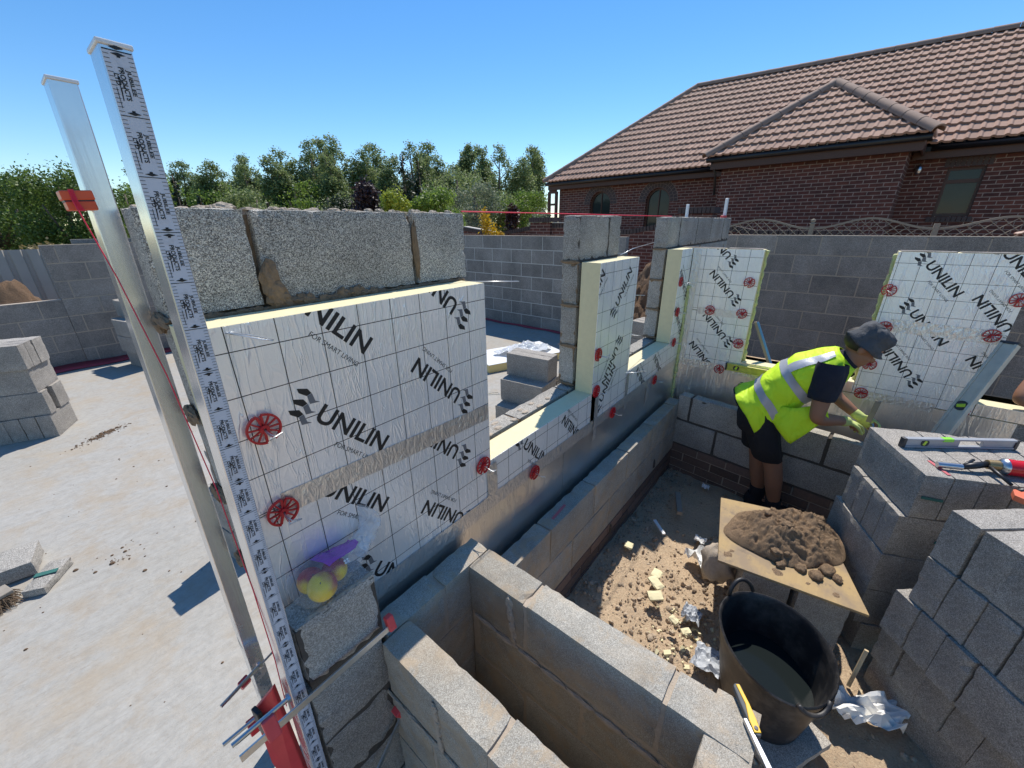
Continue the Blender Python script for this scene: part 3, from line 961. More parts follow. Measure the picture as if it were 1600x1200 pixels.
clip('red clip at the foot of the pier board', 'A', 1.502, -.912, 15)
clip('red clip on the tape below the pier', 'A', 1.749, -1.140, 30)
clip('red clip on the tape under the second sill', 'A', 2.461, -1.142, 5)
clip('highest red clip in the corner board seen edge on', 'A', 2.755, -.449, 0)
clip('middle red clip in the corner board seen edge on', 'A', 2.78, -.679, 25)
clip('lowest red clip in the corner board seen edge on', 'A', 2.80, -.925, 50)
for lab, y, z, sp in (
    ('topmost red clip on the boards left of the dark opening', -.434, -.437, 30),
    ('red clip at the right end of the taped joint left of the dark opening', -.427, -.659, 55),
    ('red clip low on the right side of the boards left of the dark opening', -.444, -.881, 75),
    ('red clip in the middle of the taped joint left of the dark opening', -.209, -.659, 100),
    ('red clip on the blue tape at the end of the yellow level', -.35, -1.103, 10),
    ('topmost red clip beside the ragged foam edge, lit by the sun', -1.168, -.425, 25),
    ('red clip at the left end of the pale tape strip', -1.205, -.644, 60),
    ('red clip by the worker\'s gloves', -1.201, -1.082, 85),
    ('red clip just under the brim of the worker\'s hat', -1.195, -.886, 5),
    ('topmost red clip at the right edge of the photo', -1.678, -.431, 40),
    ('red clip behind the top end of the long leaning level', -1.640, -.628, 70),
    ('red clip right of the vial of the leaning level', -1.690, -.843, 15),
    ('red clip low on the board right of the leaning level', -1.655, -1.075, 95)):
    clip(lab, 'B', yb(y), zb(z), sp)
def wire(label, pts, r=.0016, mat='galvanised_wire', name='wall_tie', cat='wall tie'):
    b = MB(); b.tube(pts, r, 6); return tag(b.build(name, mat, smooth=True), label, cat)
wire('bare wire wall tie poking out at the top left of the big board', [(-.14, 0, -.235), (-.125, -.03, -.238), (-.10, -.075, -.245), (-.085, -.078, -.248), (-.11, -.03, -.24), (-.135, 0, -.236)])
wire('wire wall tie poking out past the upper right corner of the big board', [(.60, .11, -.222), (.68, .02, -.224), (.75, -.05, -.226), (.765, -.03, -.228), (.70, .02, -.226)])
wire('wire wall tie lying on the first sill beside the big board', [(.60, .11, -.67), (.68, .10, -.68), (.77, .07, -.70), (.78, .09, -.70), (.70, .12, -.69)])
wire('wire wall tie bridging from the pier top to the corner pier', [(1.94, .12, -.215), (2.2, .15, -.19), (2.74, .20, -.17)], .002)
wire('upper wire tie poking out of the right side of the pier board', [(1.93, .11, -.45), (2.02, .06, -.455), (2.09, .0, -.46), (2.095, .02, -.462), (2.0, .09, -.456)])
wire('wire tie halfway down the right side of the pier board', [(1.93, .11, -.68), (2.02, .06, -.70), (2.10, .0, -.72), (2.10, .02, -.725), (2.0, .09, -.70)])
wire('wire tie at the foot of the right side of the pier board', [(1.93, .0, -.93), (2.0, -.04, -.94), (2.08, -.07, -.95), (2.09, -.05, -.95), (1.98, -.02, -.94)])

# ================================================================== LOOSE BLOCK STACKS
BL, BT, BH = .44, .10, .215
def block(c, rz, label, group, size=(BL, BT, BH), mat='block_stack', cell=.03, name='concrete_block', chip=.0028):
    b = MB(); b.rough_block((0, 0, 0), size, None, 0, cell, chip)
    c = V(c)
    o = b.build(name, mat, loc=(0, 0, -size[2] / 2), smooth=False)
    o.location = c - V((0, 0, size[2] / 2)); o.rotation_euler = (0, 0, rz)
    return tag(o, label, 'concrete block', group)
def row(p0, dirv, n, step, rz, z, lab, grp, size=(BL, BT, BH), jit=.004, skip=(), **k):
    d = V((dirv[0], dirv[1], 0))
    for i in range(n):
        if i in skip: continue
        c = V((p0[0], p0[1], z)) + d * (i * step) + V((random.uniform(-jit, jit), random.uniform(-jit, jit), 0))
        block(c, rz + random.uniform(-.012, .012), lab, grp, size, **k)

# stack under the red canister: rows of blocks, ground -2.08
G1 = 'blocks of the stack under the red canister'
a1 = R(23.5)            # long axis of the top blocks
u1 = V((math.cos(a1), math.sin(a1), 0)); n1 = V((math.sin(a1), -math.cos(a1), 0))   # n1 towards the right
z0 = -1.01
c0 = V((1.745, -1.385, 0))             # near left top corner
ords = ['top row', 'second row down', 'third row down', 'fourth row down', 'bottom row']
for k in range(5):
    z = z0 - BH / 2 - k * (BH + .001)
    off = (-.0, -.022, -.03, -.02, .01)[k]
    base = c0 + u1 * (.005 * (k % 2)) + n1 * off
    if k in (0, 2, 4):
        p = base + u1 * (BL / 2) + n1 * (BT / 2)
        row(p, n1, 7, BT + .0015, a1, z, 'grey block in the ' + ords[k] + ' of the stack under the red canister', G1)
    else:
        # blocks turned end on to the trench
        p = base + u1 * (BT / 2) + n1 * (BL / 2)
        row(p, u1, 4, BT + .002, a1 + R(90), z, 'end on grey block in the ' + ords[k] + ' under the red canister', G1)
        p = base + u1 * (BT / 2) + n1 * (BL * 1.5 + .01)
        row(p, u1, 4, BT + .002, a1 + R(90), z, 'grey block deep in the ' + ords[k] + ' of the stack under the red canister', G1)
for q, (dn, zz, ln) in enumerate(((.055, -1.115, .075), (.16, -1.33, .06))):
    b = MB(); cc_ = c0 + n1 * dn - u1 * .004 + V((0, 0, zz)); b.beam(cc_ - n1 * ln / 2, cc_ + n1 * ln / 2 + V((0, 0, -.006)), .003, .012)
    tag(b.build('crayon_mark', 'crayon_green'), ('dark green crayon stroke on the near top corner block of the canister stack', 'second green crayon stroke one row lower on the canister stack')[q], 'crayon mark')
# stack in the right foreground under the saw
G2 = 'blocks of the stack under the hand saw'
a2 = math.atan2(-.144, .121)           # long axis of the blocks
u2 = V((math.cos(a2), math.sin(a2), 0)); n2 = V((-.707, -.707, 0)); n2 = V((math.sin(a2), -math.cos(a2), 0))
c0 = V((1.515, -1.435, 0)); z0 = -1.012
for k in range(5):
    z = z0 - BH / 2 - k * (BH + .001)
    off = (0, .004, .012, -.035, -.05)[k]
    base = c0 - n2 * 0 - u2 * off
    lab = ords[k]
    p = base + u2 * (BL / 2) + n2 * (BT / 2 + (.0 if k < 2 else -.02 * k))
    if k in (0, 1, 3):
        row(p, n2, 9, BT + .0015, a2, z, 'end on dark block in the ' + lab + ' of the stack under the saw', G2, jit=.004)
    elif k == 2:
        row(p, n2, 3, BT + .0015, a2, z, 'end on dark block left in the ' + lab + ' under the saw', G2)
        p2 = base + n2 * (3 * (BT + .0015) + BL / 2 - .04) + u2 * (BT / 2)
        row(p2, n2, 2, BL + .006, a2 + R(90), z, 'dark block lying lengthways in the ' + lab + ' of the stack under the saw', G2)
        row(p2 + u2 * (BT + .004), n2, 2, BL + .006, a2 + R(90), z, 'dark block hidden behind in the ' + lab + ' of the stack under the saw', G2)
    else:
        p2 = base + n2 * (BL / 2 - .06) + u2 * (BT / 2)
        row(p2, n2, 2, BL + .006, a2 + R(90), z, 'dark block lying lengthways in the ' + lab + ' of the stack under the saw', G2)
# stack on the slab at the left edge
G3 = 'blocks of the stack on the slab at the left edge'
c0 = V((-.515, 4.31, 0)); u3 = V((.42, .907, 0)).normalized(); n3 = V((-u3.y, u3.x, 0)); a3 = math.atan2(u3.y, u3.x)
W3 = .335
for k in range(4):
    z = -1.8 + BH / 2 + k * BH
    base = c0 + u3 * (.01 * ((k * 7) % 3) ) - n3 * (.0 + .008 * (k % 2))
    lab = ['bottom row', 'third row down', 'second row down', 'top row'][k]
    if k in (0,):
        row(base + u3 * (.36 / 2) + n3 * (BT / 2), n3, 7, BT + .0015, a3, z, 'grey block end on in the ' + lab + ' of the stack at the left edge', G3, size=(.36, BT, BH))
    elif k == 3:
        row(base + n3 * (BL / 2) + u3 * (BT / 2), u3, 1, .1, a3 + R(90), z, 'front grey block in the ' + lab + ' of the stack at the left edge', G3)
        row(base + n3 * (BL / 2) + u3 * (.105 + BT / 2), u3, 1, .1, a3 + R(90), z, 'middle grey block in the ' + lab + ' of the stack at the left edge', G3)
        row(base + n3 * (BL / 2) + u3 * (.285), u3, 1, .1, a3 + R(90), z, 'rear grey block in the ' + lab + ' of the stack at the left edge', G3, size=(BL, .15, BH))
        row(base + n3 * (BL * 1.5 + .01) + u3 * (.18), u3, 1, .1, a3 + R(90), z, 'left hand block in the ' + lab + ' of the stack at the left edge', G3, size=(BL, .36, BH))
    elif k == 2:
        row(base + n3 * (BT * 1.15) + u3 * .18, n3, 1, .1, a3, z, 'corner block in the ' + lab + ' of the stack at the left edge', G3, size=(.36, .21, BH))
        row(base + n3 * (.22 + BL / 2) + u3 * .18, n3, 1, .1, a3 + R(90), z, 'long grey block in the ' + lab + ' of the stack at the left edge', G3, size=(BL, .36, BH))
    else:
        row(base + n3 * (BL / 2) + u3 * (BT / 2), u3, 1, .1, a3 + R(90), z, 'front long block in the ' + lab + ' of the stack at the left edge', G3)
        row(base + n3 * (BL / 2) + u3 * (.26), u3, 1, .1, a3 + R(90), z, 'rear long block in the ' + lab + ' of the stack at the left edge', G3, size=(BL, .17, BH))
        row(base + n3 * (BL * 1.5 + .01) + u3 * (.18), u3, 1, .1, a3 + R(90), z, 'left hand block in the ' + lab + ' of the stack at the left edge', G3, size=(BL, .36, BH))
# stepped stack seen through the near opening
G4 = 'blocks of the stepped stack in the near opening'
pa = V((2.34, 1.35, 0)); pb = V((2.39, .965, 0)); u4 = (pb - pa).normalized(); n4 = V((-u4.y, u4.x, 0)); a4 = math.atan2(u4.y, u4.x)
for k in range(3):
    z = -1.8 + BH / 2 + k * BH
    nrow = 3 - k
    lab = ['bottom step', 'middle step', 'top'][k]
    p = pa + u4 * (BL / 2 + (.015, .0, .005)[k]) + n4 * (.02 - .205 + .0)
    row(pa + u4 * (BL / 2 + (.03, .012, 0)[k]) + n4 * (BT / 2 - (.26, .135, 0)[k]), n4, (5, 4, 2)[k], BT + .005, a4, z, 'grey block on the ' + lab + ' of the stack in the near opening', G4)
# small stack behind the plain staff
G5 = 'blocks of the stack behind the plain aluminium staff'
for k in range(3):
    z = -1.8 + BH / 2 + k * BH
    row((.40 - .0 * k + (.03 if k == 0 else 0), 6.24), (.15, .96), 2, .105, R(-75), z, 'grey block in the ' + ['bottom', 'middle', 'top'][k] + ' row of the stack behind the plain staff', G5)
row((.50, 6.45), (.15, .96), 2, .105, R(-75), -1.8 + 3.5 * BH, 'grey block alone on top of the stack behind the plain staff', G5)
# dark stack seen through the far opening (grey ends below the soil mound)
row((4.3, .75), (1, -.15), 3, .105, R(80), -1.8 + BH / 2, 'grey block in the lower row of the stack between pier and mound', 'blocks of the stack beyond the pier')
row((4.3, .75), (1, -.15), 3, .105, R(80), -1.8 + 1.5 * BH, 'grey block in the middle row of the stack between pier and mound', 'blocks of the stack beyond the pier')
row((4.3, .75), (1, -.15), 3, .105, R(80), -1.8 + 2.5 * BH, 'grey block in the upper row of the stack between pier and mound', 'blocks of the stack beyond the pier')
# stack on the slab just inside the wall that throws the stepped shadow
G6 = 'blocks of the stack hidden inside the near wall'
for k in range(3):
    row((.175, 1.41), (0, .105), 2, 1, R(8), -1.8 + BH / 2 + k * BH, 'block of the low stack standing just inside the speckled near wall', G6, size=(.34 if k == 2 else .44, BT, BH))
# offcuts on the slab at far left
block((-.83, 2.25, -1.75), R(80), 'offcut of grey block lying flat at the left edge of the slab', None, (.22, .18, .085), 'block_grey', .03)
o = block((-.725, 2.02, -1.775), R(58), 'thin slice of grey block with a green stripe on the slab at left', None, (.22, .095, .045), 'block_grey', .025, name='block_slice')
b = MB(); b.obox((-.725, 2.02, -1.7492), (.03, .09, .002), rotm(R(66)))
cm = b.build('green_stripe', 'crayon_green'); cm.parent = o; cm.matrix_parent_inverse = Matrix.Identity(4); cm.location = (0, 0, .0505); cm.rotation_euler = (0, 0, R(-58))

# insulation sheet lying on the slab with plastic over it
t = thing('insulation_sheet', 'stack of white faced foam sheet lying on the slab in the near opening', 'insulation board', (3.75, 2.35, -1.8))
m = rotm(R(-22))
b = MB(); b.obox((3.75, 2.35, -1.745), (1.15, .62, .10), m); b.build('foam_core', 'foam_yellow', t)
b = MB(); b.obox((3.75, 2.35, -1.692), (1.15, .62, .004), m); b.build('facing', 'white_plastic', t)
def crumple(name, mat, c, size, label, cat, seed, fold=.5, rz=0, n=12, thick=.0012, tris=True):
    rnd = random.Random(seed); o = V((rnd.random() * 30, rnd.random() * 30, 0))
    vs = []
    cr, sr = math.cos(rz), math.sin(rz)
    for j in range(n + 1):
        for i in range(n + 1):
            x = (i / n - .5); y = (j / n - .5)
            k = 1 + .35 * noise.noise(V((x * 3, y * 3, seed)))
            p = V((x * size[0] * k, y * size[1] * k, 0))
            q = V((x * 3.2, y * 3.2, seed * 1.7))
            h = abs(noise.noise(q)) * 1.0 + .45 * abs(noise.noise(q * 2.3)) + .18 * noise.noise(q * 5)
            vs.append((c[0] + p.x * cr - p.y * sr, c[1] + p.x * sr + p.y * cr, c[2] + h * size[2] * fold * 2))
    fs = []
    for j in range(n):
        for i in range(n):
            a = j * (n + 1) + i
            if rnd.random() < .5: fs += [(a, a + 1, a + n + 2), (a, a + n + 2, a + n + 1)]
            else: fs += [(a, a + 1, a + n + 1), (a + 1, a + n + 2, a + n + 1)]
    b = MB(); b.add(vs, fs)
    ob = b.build(name, mat)
    sm = ob.modifiers.new('thickness', 'SOLIDIFY'); sm.thickness = thick
    return tag(ob, label, cat)
crumple('plastic_sheet', 'plastic_sheet', (3.85, 2.30, -1.685), (.7, .45, .10), 'clear crumpled plastic sheet on the white foam sheet in the near opening', 'plastic sheet', 3, .6)

# ================================================================== STAVES, CLAMPS, LINES
def staff(label, top, bot, wdt, dep, printed):
    top, bot = V(top), V(bot)
    t = thing('staff', label, 'measuring staff' if printed else 'staff', bot)
    zax = (top - bot).normalized(); xax = V((1, 0, 0)); xax = (xax - zax * xax.dot(zax)).normalized(); yax = zax.cross(xax)
    M = Matrix((xax, yax, zax)).transposed(); L = (top - bot).length
    cc = (top + bot) / 2 + yax * dep / 2
    b = MB(); b.obox(cc, (wdt, dep, L), M)
    b.build('body', 'aluminium', t, bevel=.002)
    b = MB(); b.obox(top + yax * dep / 2 + zax * .002, (wdt + .004, dep + .004, .006), M)
    b.build('end_cap', 'white_plastic', t, bevel=.0015)
    if printed:
        b = MB(); b.obox((top + bot) / 2 - yax * .0006 - zax * .003, (wdt - .003, .0012, L - .008), M)
        b.build('printed_face', 'staff_white', t)
        fl = Flat(); w2 = wdt / 2 - .0018; z = 0; cell = .0748; k = 0
        while z < L - .02:
            zt = z          # distance down from the top
            fl.rect(-w2, -zt - .0005 - .006, w2, -zt + .0005 - .006)
            for i in range(15):
                zz = -zt - .006 - i * cell / 15
                ln = .0058 if i % 5 else .0058
                fl.rect(-w2, zz - .00032, -w2 + ln, zz + .00032); fl.rect(w2 - ln, zz - .00032, w2, zz + .00032)
            y = -zt - .006
            for s in ((1,) if k % 3 else (1, -1)):
                yy = y + s * .0038
                fl.poly([(-.0078, yy), (0, yy + .0022), (.0078, yy), (0, yy - .0022)][::-1])
                fl.rect(-.0018, yy + (.0016 if s > 0 else -.0036), .0018, yy + (.0036 if s > 0 else -.0016))
            y0 = y - .016
            fl.text('JUBILEE', (.0030, y0 - .0035), R(-90), .030, .0058, .03)
            fl.text('PRODUCTS', (-.0038, y0 - .002), R(-90), .038, .0058, .03)
            fl.text('LTD', (-.0098, y0 - .010), R(-90), .0135, .0052, .03)
            # lightning outline and the small line of print beside it
            bolt = [(.006, y0 + .008), (.0035, y0 - .003), (-.0072, y0 - .041), (-.006, y0 - .026), (-.0015, y0 - .026), (-.0062, y0 - .012)]
            for (x1, y1), (x2, y2) in zip(bolt[2:], bolt[3:] + bolt[2:3]):
                d = V((x2 - x1, y2 - y1)); 
                if d.length < 1e-5: continue
                nn = V((-d.y, d.x)).normalized() * .00045
                fl.poly([(x1 - nn.x, y1 - nn.y), (x2 - nn.x, y2 - nn.y), (x2 + nn.x, y2 + nn.y), (x1 + nn.x, y1 + nn.y)])
            fl.rect(-.0112, y0 - .050, -.0105, y0 - .026)
            z += cell; k += 1
        fl.mesh('printed_marks', ['ink_black'], lambda x, y: top - V(t['_w']) + M @ V((x, -.0017, y)), (-w2, -L + .01, w2, 0), None).parent = t
    return t
staff('printed measuring staff with black tick marks and repeated lettering, upright at the wall end', (-.2025, -.12, .186), (-.247, -.12, -1.72), .034, .062, True)
staff('plain bare aluminium staff behind the printed one, a red line block on its side', (-.2135, .25, .213), (-.2545, .25, -1.79), .040, .062, False)

# red line block and the bricklayer's lines
t = thing('line_block', 'grooved orange red line block hooked on the plain staff', 'line block', (-.26, .27, 0))
b = MB(); b.obox((-.252, .262, .022), (.046, .05, .017), rotm(0, R(-3))); b.obox((-.250, .262, .0035), (.042, .046, .016), rotm(0, R(-3)))
b.build('block', 'plastic_orange', t, bevel=.002)
b = MB(); b.obox((-.251, .263, .0128), (.042, .045, .004), rotm(0, R(-3))); b.build('groove', 'dark_steel', t)
b = MB()
for k in range(4): b.tube([(-.262 + k * .002, .236, .032), (-.261 + k * .002, .2335, .01), (-.256 + k * .002, .234, -.006)], .0009, 6)
b.build('line_wrap', 'cord_red', t)
def line(label, pts, r=.0009):
    b = MB(); b.tube(pts, r, 6); return tag(b.build('string_line', 'cord_red'), label, 'string line')
line('slack red string running down the plain staff to the clamps', [(-.262, .233, .015), (-.245, .19, -.13), (-.236, .10, -.32), (-.236, .0, -.56), (-.243, -.06, -.80), (-.252, -.09, -1.0), (-.262, -.10, -1.15)], .0011)
line('taut red string along the wall top from block to pier', [(.655, YF - .004, .004), (1.47, YF - .004, .004), (1.95, YF - .004, .003), (2.76, YF - .004, .003)], .0022)
# white posts standing on the corner pier
def post(label, x, y, h, w, base=True):
    t = thing('white_post', label, 'plastic post', (x, y, 0))
    b = MB(); b.obox((x, y, h / 2), (w, w * .5, h), rotm(0, R(-3))); b.build('post', 'white_plastic', t, bevel=.003)
    if base:
        b = MB(); b.obox((x - .03, y, .012), (.06, .05, .024)); b.build('foot', 'plastic_red', t, bevel=.004)
    return t
post('shorter white plastic post standing behind the corner pier', 3.35, .20, .10, .035, False)
post('taller white plastic post with a pink foot on the corner pier', 4.60, .19, .19, .05)

# F clamps
def clamp(label, p, q, jaw_dir, jaw=.05, headp=.2, screw=True, body=(.026, .05, .045)):
    """bar from p (fixed red end q) with sliding head at fraction headp"""
    p, q = V(p), V(q); d = (q - p).normalized(); jd = V(jaw_dir).normalized(); sd = d.cross(jd)
    t = thing('bar_clamp', label, 'clamp', p)
    b = MB(); b.beam(p, q, .006, .016, jd); b.build('bar', 'steel', t, bevel=.0008)
    M = Matrix((d, jd, sd)).transposed()
    b = MB(); b.obox(q + jd * .012, (.022, jaw, .022), M); b.build('fixed_jaw', 'plastic_red', t, bevel=.003)
    h = p.lerp(q, headp)
    b = MB(); b.obox(h + jd * .012, (.028, .055, .024), M); b.build('sliding_head', 'plastic_red', t, bevel=.003)
    if screw:
        s = h + jd * .040
        b = MB(); b.tube([s - d * .07, s + d * .05], .005, 8); b.tube([s + d * .045, s + d * .052], .011, 10); b.build('screw', 'steel', t)
    return t
clamp('red ended bar clamp whose pale bar lies along the low block wall', (-.375, -.157, -1.112), (.016, -.152, -1.112), (0, .35, 1), .045, .17)
clamp('red bar clamp standing off the slab side of the two staves', (-.345, .16, -1.30), (-.05, .26, -1.30), (0, -.6, .8), .045, .16)
clamp('small red clamp jutting out left of the staves near the bottom edge', (-.37, .05, -1.33), (-.15, .05, -1.33), (0, -.2, 1), .05, .22)
t = thing('clamp_plate', 'scuffed red clamp body hanging against the staves at the bottom edge', 'clamp', (-.30, -.0, -1.4))
b = MB(); b.prism([(-.318, -.01, -1.20), (-.268, -.03, -1.15), (-.262, -.035, -1.62), (-.300, -.03, -1.62), (-.322, -.012, -1.42)], (.012, .012, 0)); b.build('body', 'plastic_red', t, bevel=.003)
b = MB(); b.obox((-.312, -.03, -1.22), (.012, .03, .09), rotm(R(10))); b.obox((-.296, -.034, -1.235), (.02, .01, .03)); b.build('jaw_pad', 'black_plastic', t, bevel=.003)
t = thing('bar_clamp', 'small red and silver clamp low in the shade below the near wall corner', 'clamp', (0, -.17, -1.5))
b = MB(); b.beam((-.12, -.16, -1.62), (.01, -.15, -1.50), .006, .014); b.build('bar', 'steel', t)
b = MB(); b.obox((-.006, -.15, -1.485), (.02, .03, .05), rotm(0, R(-30))); b.build('jaw', 'plastic_red', t, bevel=.003)

# ================================================================== APPLES
ax = [((-.112, -.085, -.889), .036), ((-.062, -.055, -.892), .033), ((-.120, -.040, -.892), .033)]
labs = ['yellow apple at the front of the clear bag', 'red apple further right in the clear bag', 'shaded apple at the back left of the clear bag']
for (c, r), l, rz in zip(ax, labs, (0, 1.6, .6)):
    b = MB(); prof = []
    for k in range(15):
        a = math.pi * k / 14; rr = math.sin(a) * (1 + .08 * math.cos(a)); zz = -math.cos(a) * .92
        if a > 2.6: zz -= .16 * (a - 2.6)
        prof.append((max(rr, .02) * r, zz * r))
    b.lathe(prof, n=24, cap=True)
    t = thing('apple', l, 'apple', c); t.rotation_euler = (.5, -.3, rz)
    o = b.build('fruit', 'apple_skin' if rz == 0 else 'apple_red', t, loc=c, smooth=True); o.location = (0, 0, 0); shift_mesh(o, c)
    b = MB(); b.tube([(0, 0, .7 * r), (.002, 0, 1.05 * r)], .0013, 6); o = b.build('stem', 'bark', t, loc=c); o.location = (0, 0, 0); shift_mesh(o, c)
def bag_ring(c, d, ry, rz, seed, n=28):
    d = V(d).normalized(); a = d.cross(V((0, 0, 1))).normalized(); bb = a.cross(d)
    out = []
    for k in range(n):
        th = 2 * math.pi * k / n; f = 1 + .16 * noise.noise(V((math.cos(th) * 2.2, math.sin(th) * 2.2, seed)))
        out.append(V(c) + a * math.cos(th) * ry * f + bb * math.sin(th) * rz * f)
    return out
t = thing('apple_bag', 'clear plastic bag with purple label, its open end crumpled upward, holding apples', 'plastic bag', (-.09, -.07, -.925))
rings = []
D = (.80, .25, .10)
spec = [(-.172, -.085, -.897, .008, .005), (-.166, -.082, -.893, .036, .022), (-.15, -.075, -.884, .060, .036), (-.11, -.064, -.882, .066, .044), (-.07, -.056, -.882, .060, .042), (-.035, -.050, -.884, .05, .034), (0.005, -.045, -.882, .038, .028),
        (.03, -.042, -.872, .030, .026), (.052, -.038, -.855, .030, .026), (.066, -.034, -.832, .034, .018), (.068, -.03, -.80, .038, .010), (.062, -.026, -.778, .034, .004)]
def cat(p0, p1, p2, p3, t): return tuple(.5 * (2 * b_ + (c_ - a_) * t + (2 * a_ - 5 * b_ + 4 * c_ - d_) * t * t + (3 * b_ - a_ - 3 * c_ + d_) * t ** 3) for a_, b_, c_, d_ in zip(p0, p1, p2, p3))
sp0 = [spec[0]] + spec + [spec[-1]]; spec = [cat(*sp0[i:i + 4], k / 4) for i in range(len(sp0) - 3) for k in range(4)] + [spec[-1]]
for i, (x, y, z, ry, rz) in enumerate(spec): rings.append(bag_ring((x, y, z), tuple(V(D).lerp(V((.5, .2, .8)), min(1, max(0, (i - 24) / 12)))), ry, rz, i * .16))
rings = [[p + V((noise.noise(p * 55), noise.noise(p * 55 + V((7, 0, 0))), noise.noise(p * 55 + V((0, 9, 0))))) * (.006 if i > 18 else .003) for p in r] for i, r in enumerate(rings)]
b = MB(); b.loft(rings[:25], cap=False); b.build('film', 'bag_film', t)
b = MB(); b.loft(rings[24:], cap=False); b.build('open_end', 'bag_end', t)
lab = [[c + (p - c) * 1.02 for p in r] for r, c in ((rings[i], V(spec[i][:3])) for i in range(14, 26))]
b = MB(); b.loft([[r[k] + V((0, 0, .001)) for k in range(5, 13)] for r in lab], cap=False, closed=False)
b.build('printed_label', 'bag_label', t, smooth=True)
fl = Flat()
for k in range(3):
    for dx, dy in ((0, 0), (.008, 0), (0, .008), (.008, .008)): fl.poly([(dx + .0035 * math.cos(a), dy + .0035 * math.sin(a)) for a in [i * math.pi / 4 for i in range(8)]])
    break
fl.mesh('label_mark', ['print_white'], lambda x, y: V((-.045 + x * .9, -.090 + y * .5, -.862 + y * .6)) - V(t['_w']), None, t)

# ================================================================== TRENCH: tub, mortar board, heap
TX, TY = 1.165, -1.06
t = thing('rubber_tub', 'black flexible rubber tub holding a little water beside the mortar board', 'tub', (TX - .04, TY - .02, -2.0))
dm = rotm(R(-62))
def tub_ring(s, z, lift=0, n=56):
    r = []
    for k in range(n):
        a = 2 * math.pi * k / n
        ca, sa = math.cos(a), math.sin(a)
        p = dm @ V((ca * .200 * s, sa * .242 * s, 0))
        zz = z + lift * (.022 * ca * ca - .012)
        r.append(V((TX + p.x - .05 * (1 - s), TY + p.y - .03 * (1 - s), zz)))
    return r
prof = [(.70, -1.995), (.74, -1.99), (.80, -1.92), (.86, -1.84), (.92, -1.75), (.97, -1.685), (.985, -1.66), (1.02, -1.652), (1.025, -1.645), (1.0, -1.640), (.972, -1.648), (.95, -1.69), (.90, -1.76), (.84, -1.85), (.78, -1.94), (.74, -1.975)]
b = MB(); b.loft([tub_ring(s, z, 1 if z > -1.7 else 0) for s, z in prof], cap=True); b.build('bowl', 'tub_rubber', t, smooth=True, auto=50)
b = MB(); b.add(tub_ring(.842, -1.845), [tuple(range(56))]); b.build('water', 'tub_water', t)
def handle(ang, up, outw):
    c, s_ = math.cos(ang), math.sin(ang); pts = []
    for k in range(13):
        u = k / 12; a = ang + (u - .5) * .62
        p = dm @ V((math.cos(a) * .202, math.sin(a) * .245, 0))
        o_ = dm @ V((c, s_, 0)); e = math.sin(math.pi * u) ** .6
        pts.append(V((TX, TY, -1.645)) + p + o_ * outw * e + V((0, 0, up * e)))
    b = MB(); b.tube(pts, .0095, 8); b.build('handle', 'tub_rubber', t, smooth=True)
handle(R(90 + 18), .060, .010)
handle(R(-90 + 14), -.030, .012)

t = thing('mortar_board', 'square plywood mortar board propped level on blocks', 'mortar board', (1.75, -.99, -1.62))
cn = [V((1.96, -.665, -1.60)), V((2.10, -1.155, -1.60)), V((1.50, -1.355, -1.60)), V((1.425, -.775, -1.60))]
b = MB(); b.prism(cn[::-1], (0, 0, -.013)); b.build('board', 'plywood', t, bevel=.0015)
# heap of mortar
hv = []; N = 150
b = MB()
def heap_h(x, y):
    u, v = x / .30, y / .215
    r = math.sqrt(u * u + v * v)
    q = V((x * 9, y * 9, 3.3))
    e = 1 - r + .22 * noise.noise(q * .5)
    if e <= 0: return None
    h = .125 * min(1, e * 1.7) ** .7
    c = .034 * noise.noise(q * 1.1) + .032 * (abs(noise.noise(q * 1.9)) * 1.2 - .35) + .016 * (abs(noise.noise(q * 3.7)) * 1.6 - .5) + .007 * (abs(noise.noise(q * 8)) * 2 - .5) + .005 * noise.noise(q * 17)
    return max(.0, h + c * min(1, e * 4))
idx = {}; vs = []; fs = []
ca, sa = math.cos(R(-58)), math.sin(R(-58))
for j in range(N + 1):
    for i in range(N + 1):
        x = (i / N - .5) * .80; y = (j / N - .5) * .62; h = heap_h(x, y)
        if h is not None:
            idx[(i, j)] = len(vs); vs.append((1.80 + x * ca - y * sa, -.99 + x * sa + y * ca, -1.603 + h))
for j in range(N):
    for i in range(N):
        ks = [(i, j), (i + 1, j), (i + 1, j + 1), (i, j + 1)]
        if all(k in idx for k in ks): fs.append(tuple(idx[k] for k in ks))
b.add(vs, fs)
rh = random.Random(3)
for q in range(16):
    a_ = rh.random() * 6.28; rr_ = rh.random() ** .6 * .92; x = math.cos(a_) * rr_ * .28; y = math.sin(a_) * rr_ * .20; h = heap_h(x, y)
    if h is None: continue
    s_ = rh.uniform(.02, .05); mortar_smear(b, (1.80 + x * ca - y * sa, -.99 + x * sa + y * ca, -1.603 + h - s_ * .12), (s_ * rh.uniform(.8, 1.3), s_, s_ * .7), rotm(rh.random() * 6), 0, 900 + q)
for q in range(34):
    u_, v_, s_ = rh.uniform(.07, .93), rh.uniform(.07, .93), rh.uniform(.010, .042); pt_ = cn[0].lerp(cn[1], u_).lerp(cn[3].lerp(cn[2], u_), v_)
    mortar_smear(b, (pt_.x, pt_.y, -1.6012), (s_ * 1.3, s_, .006), rotm(rh.random() * 6), 0, 1200 + q)
o = b.build('mortar_heap', 'mortar_wet', smooth=True); tag(o, 'lumpy heap of fresh brown mortar piled on the plywood board', 'mortar')
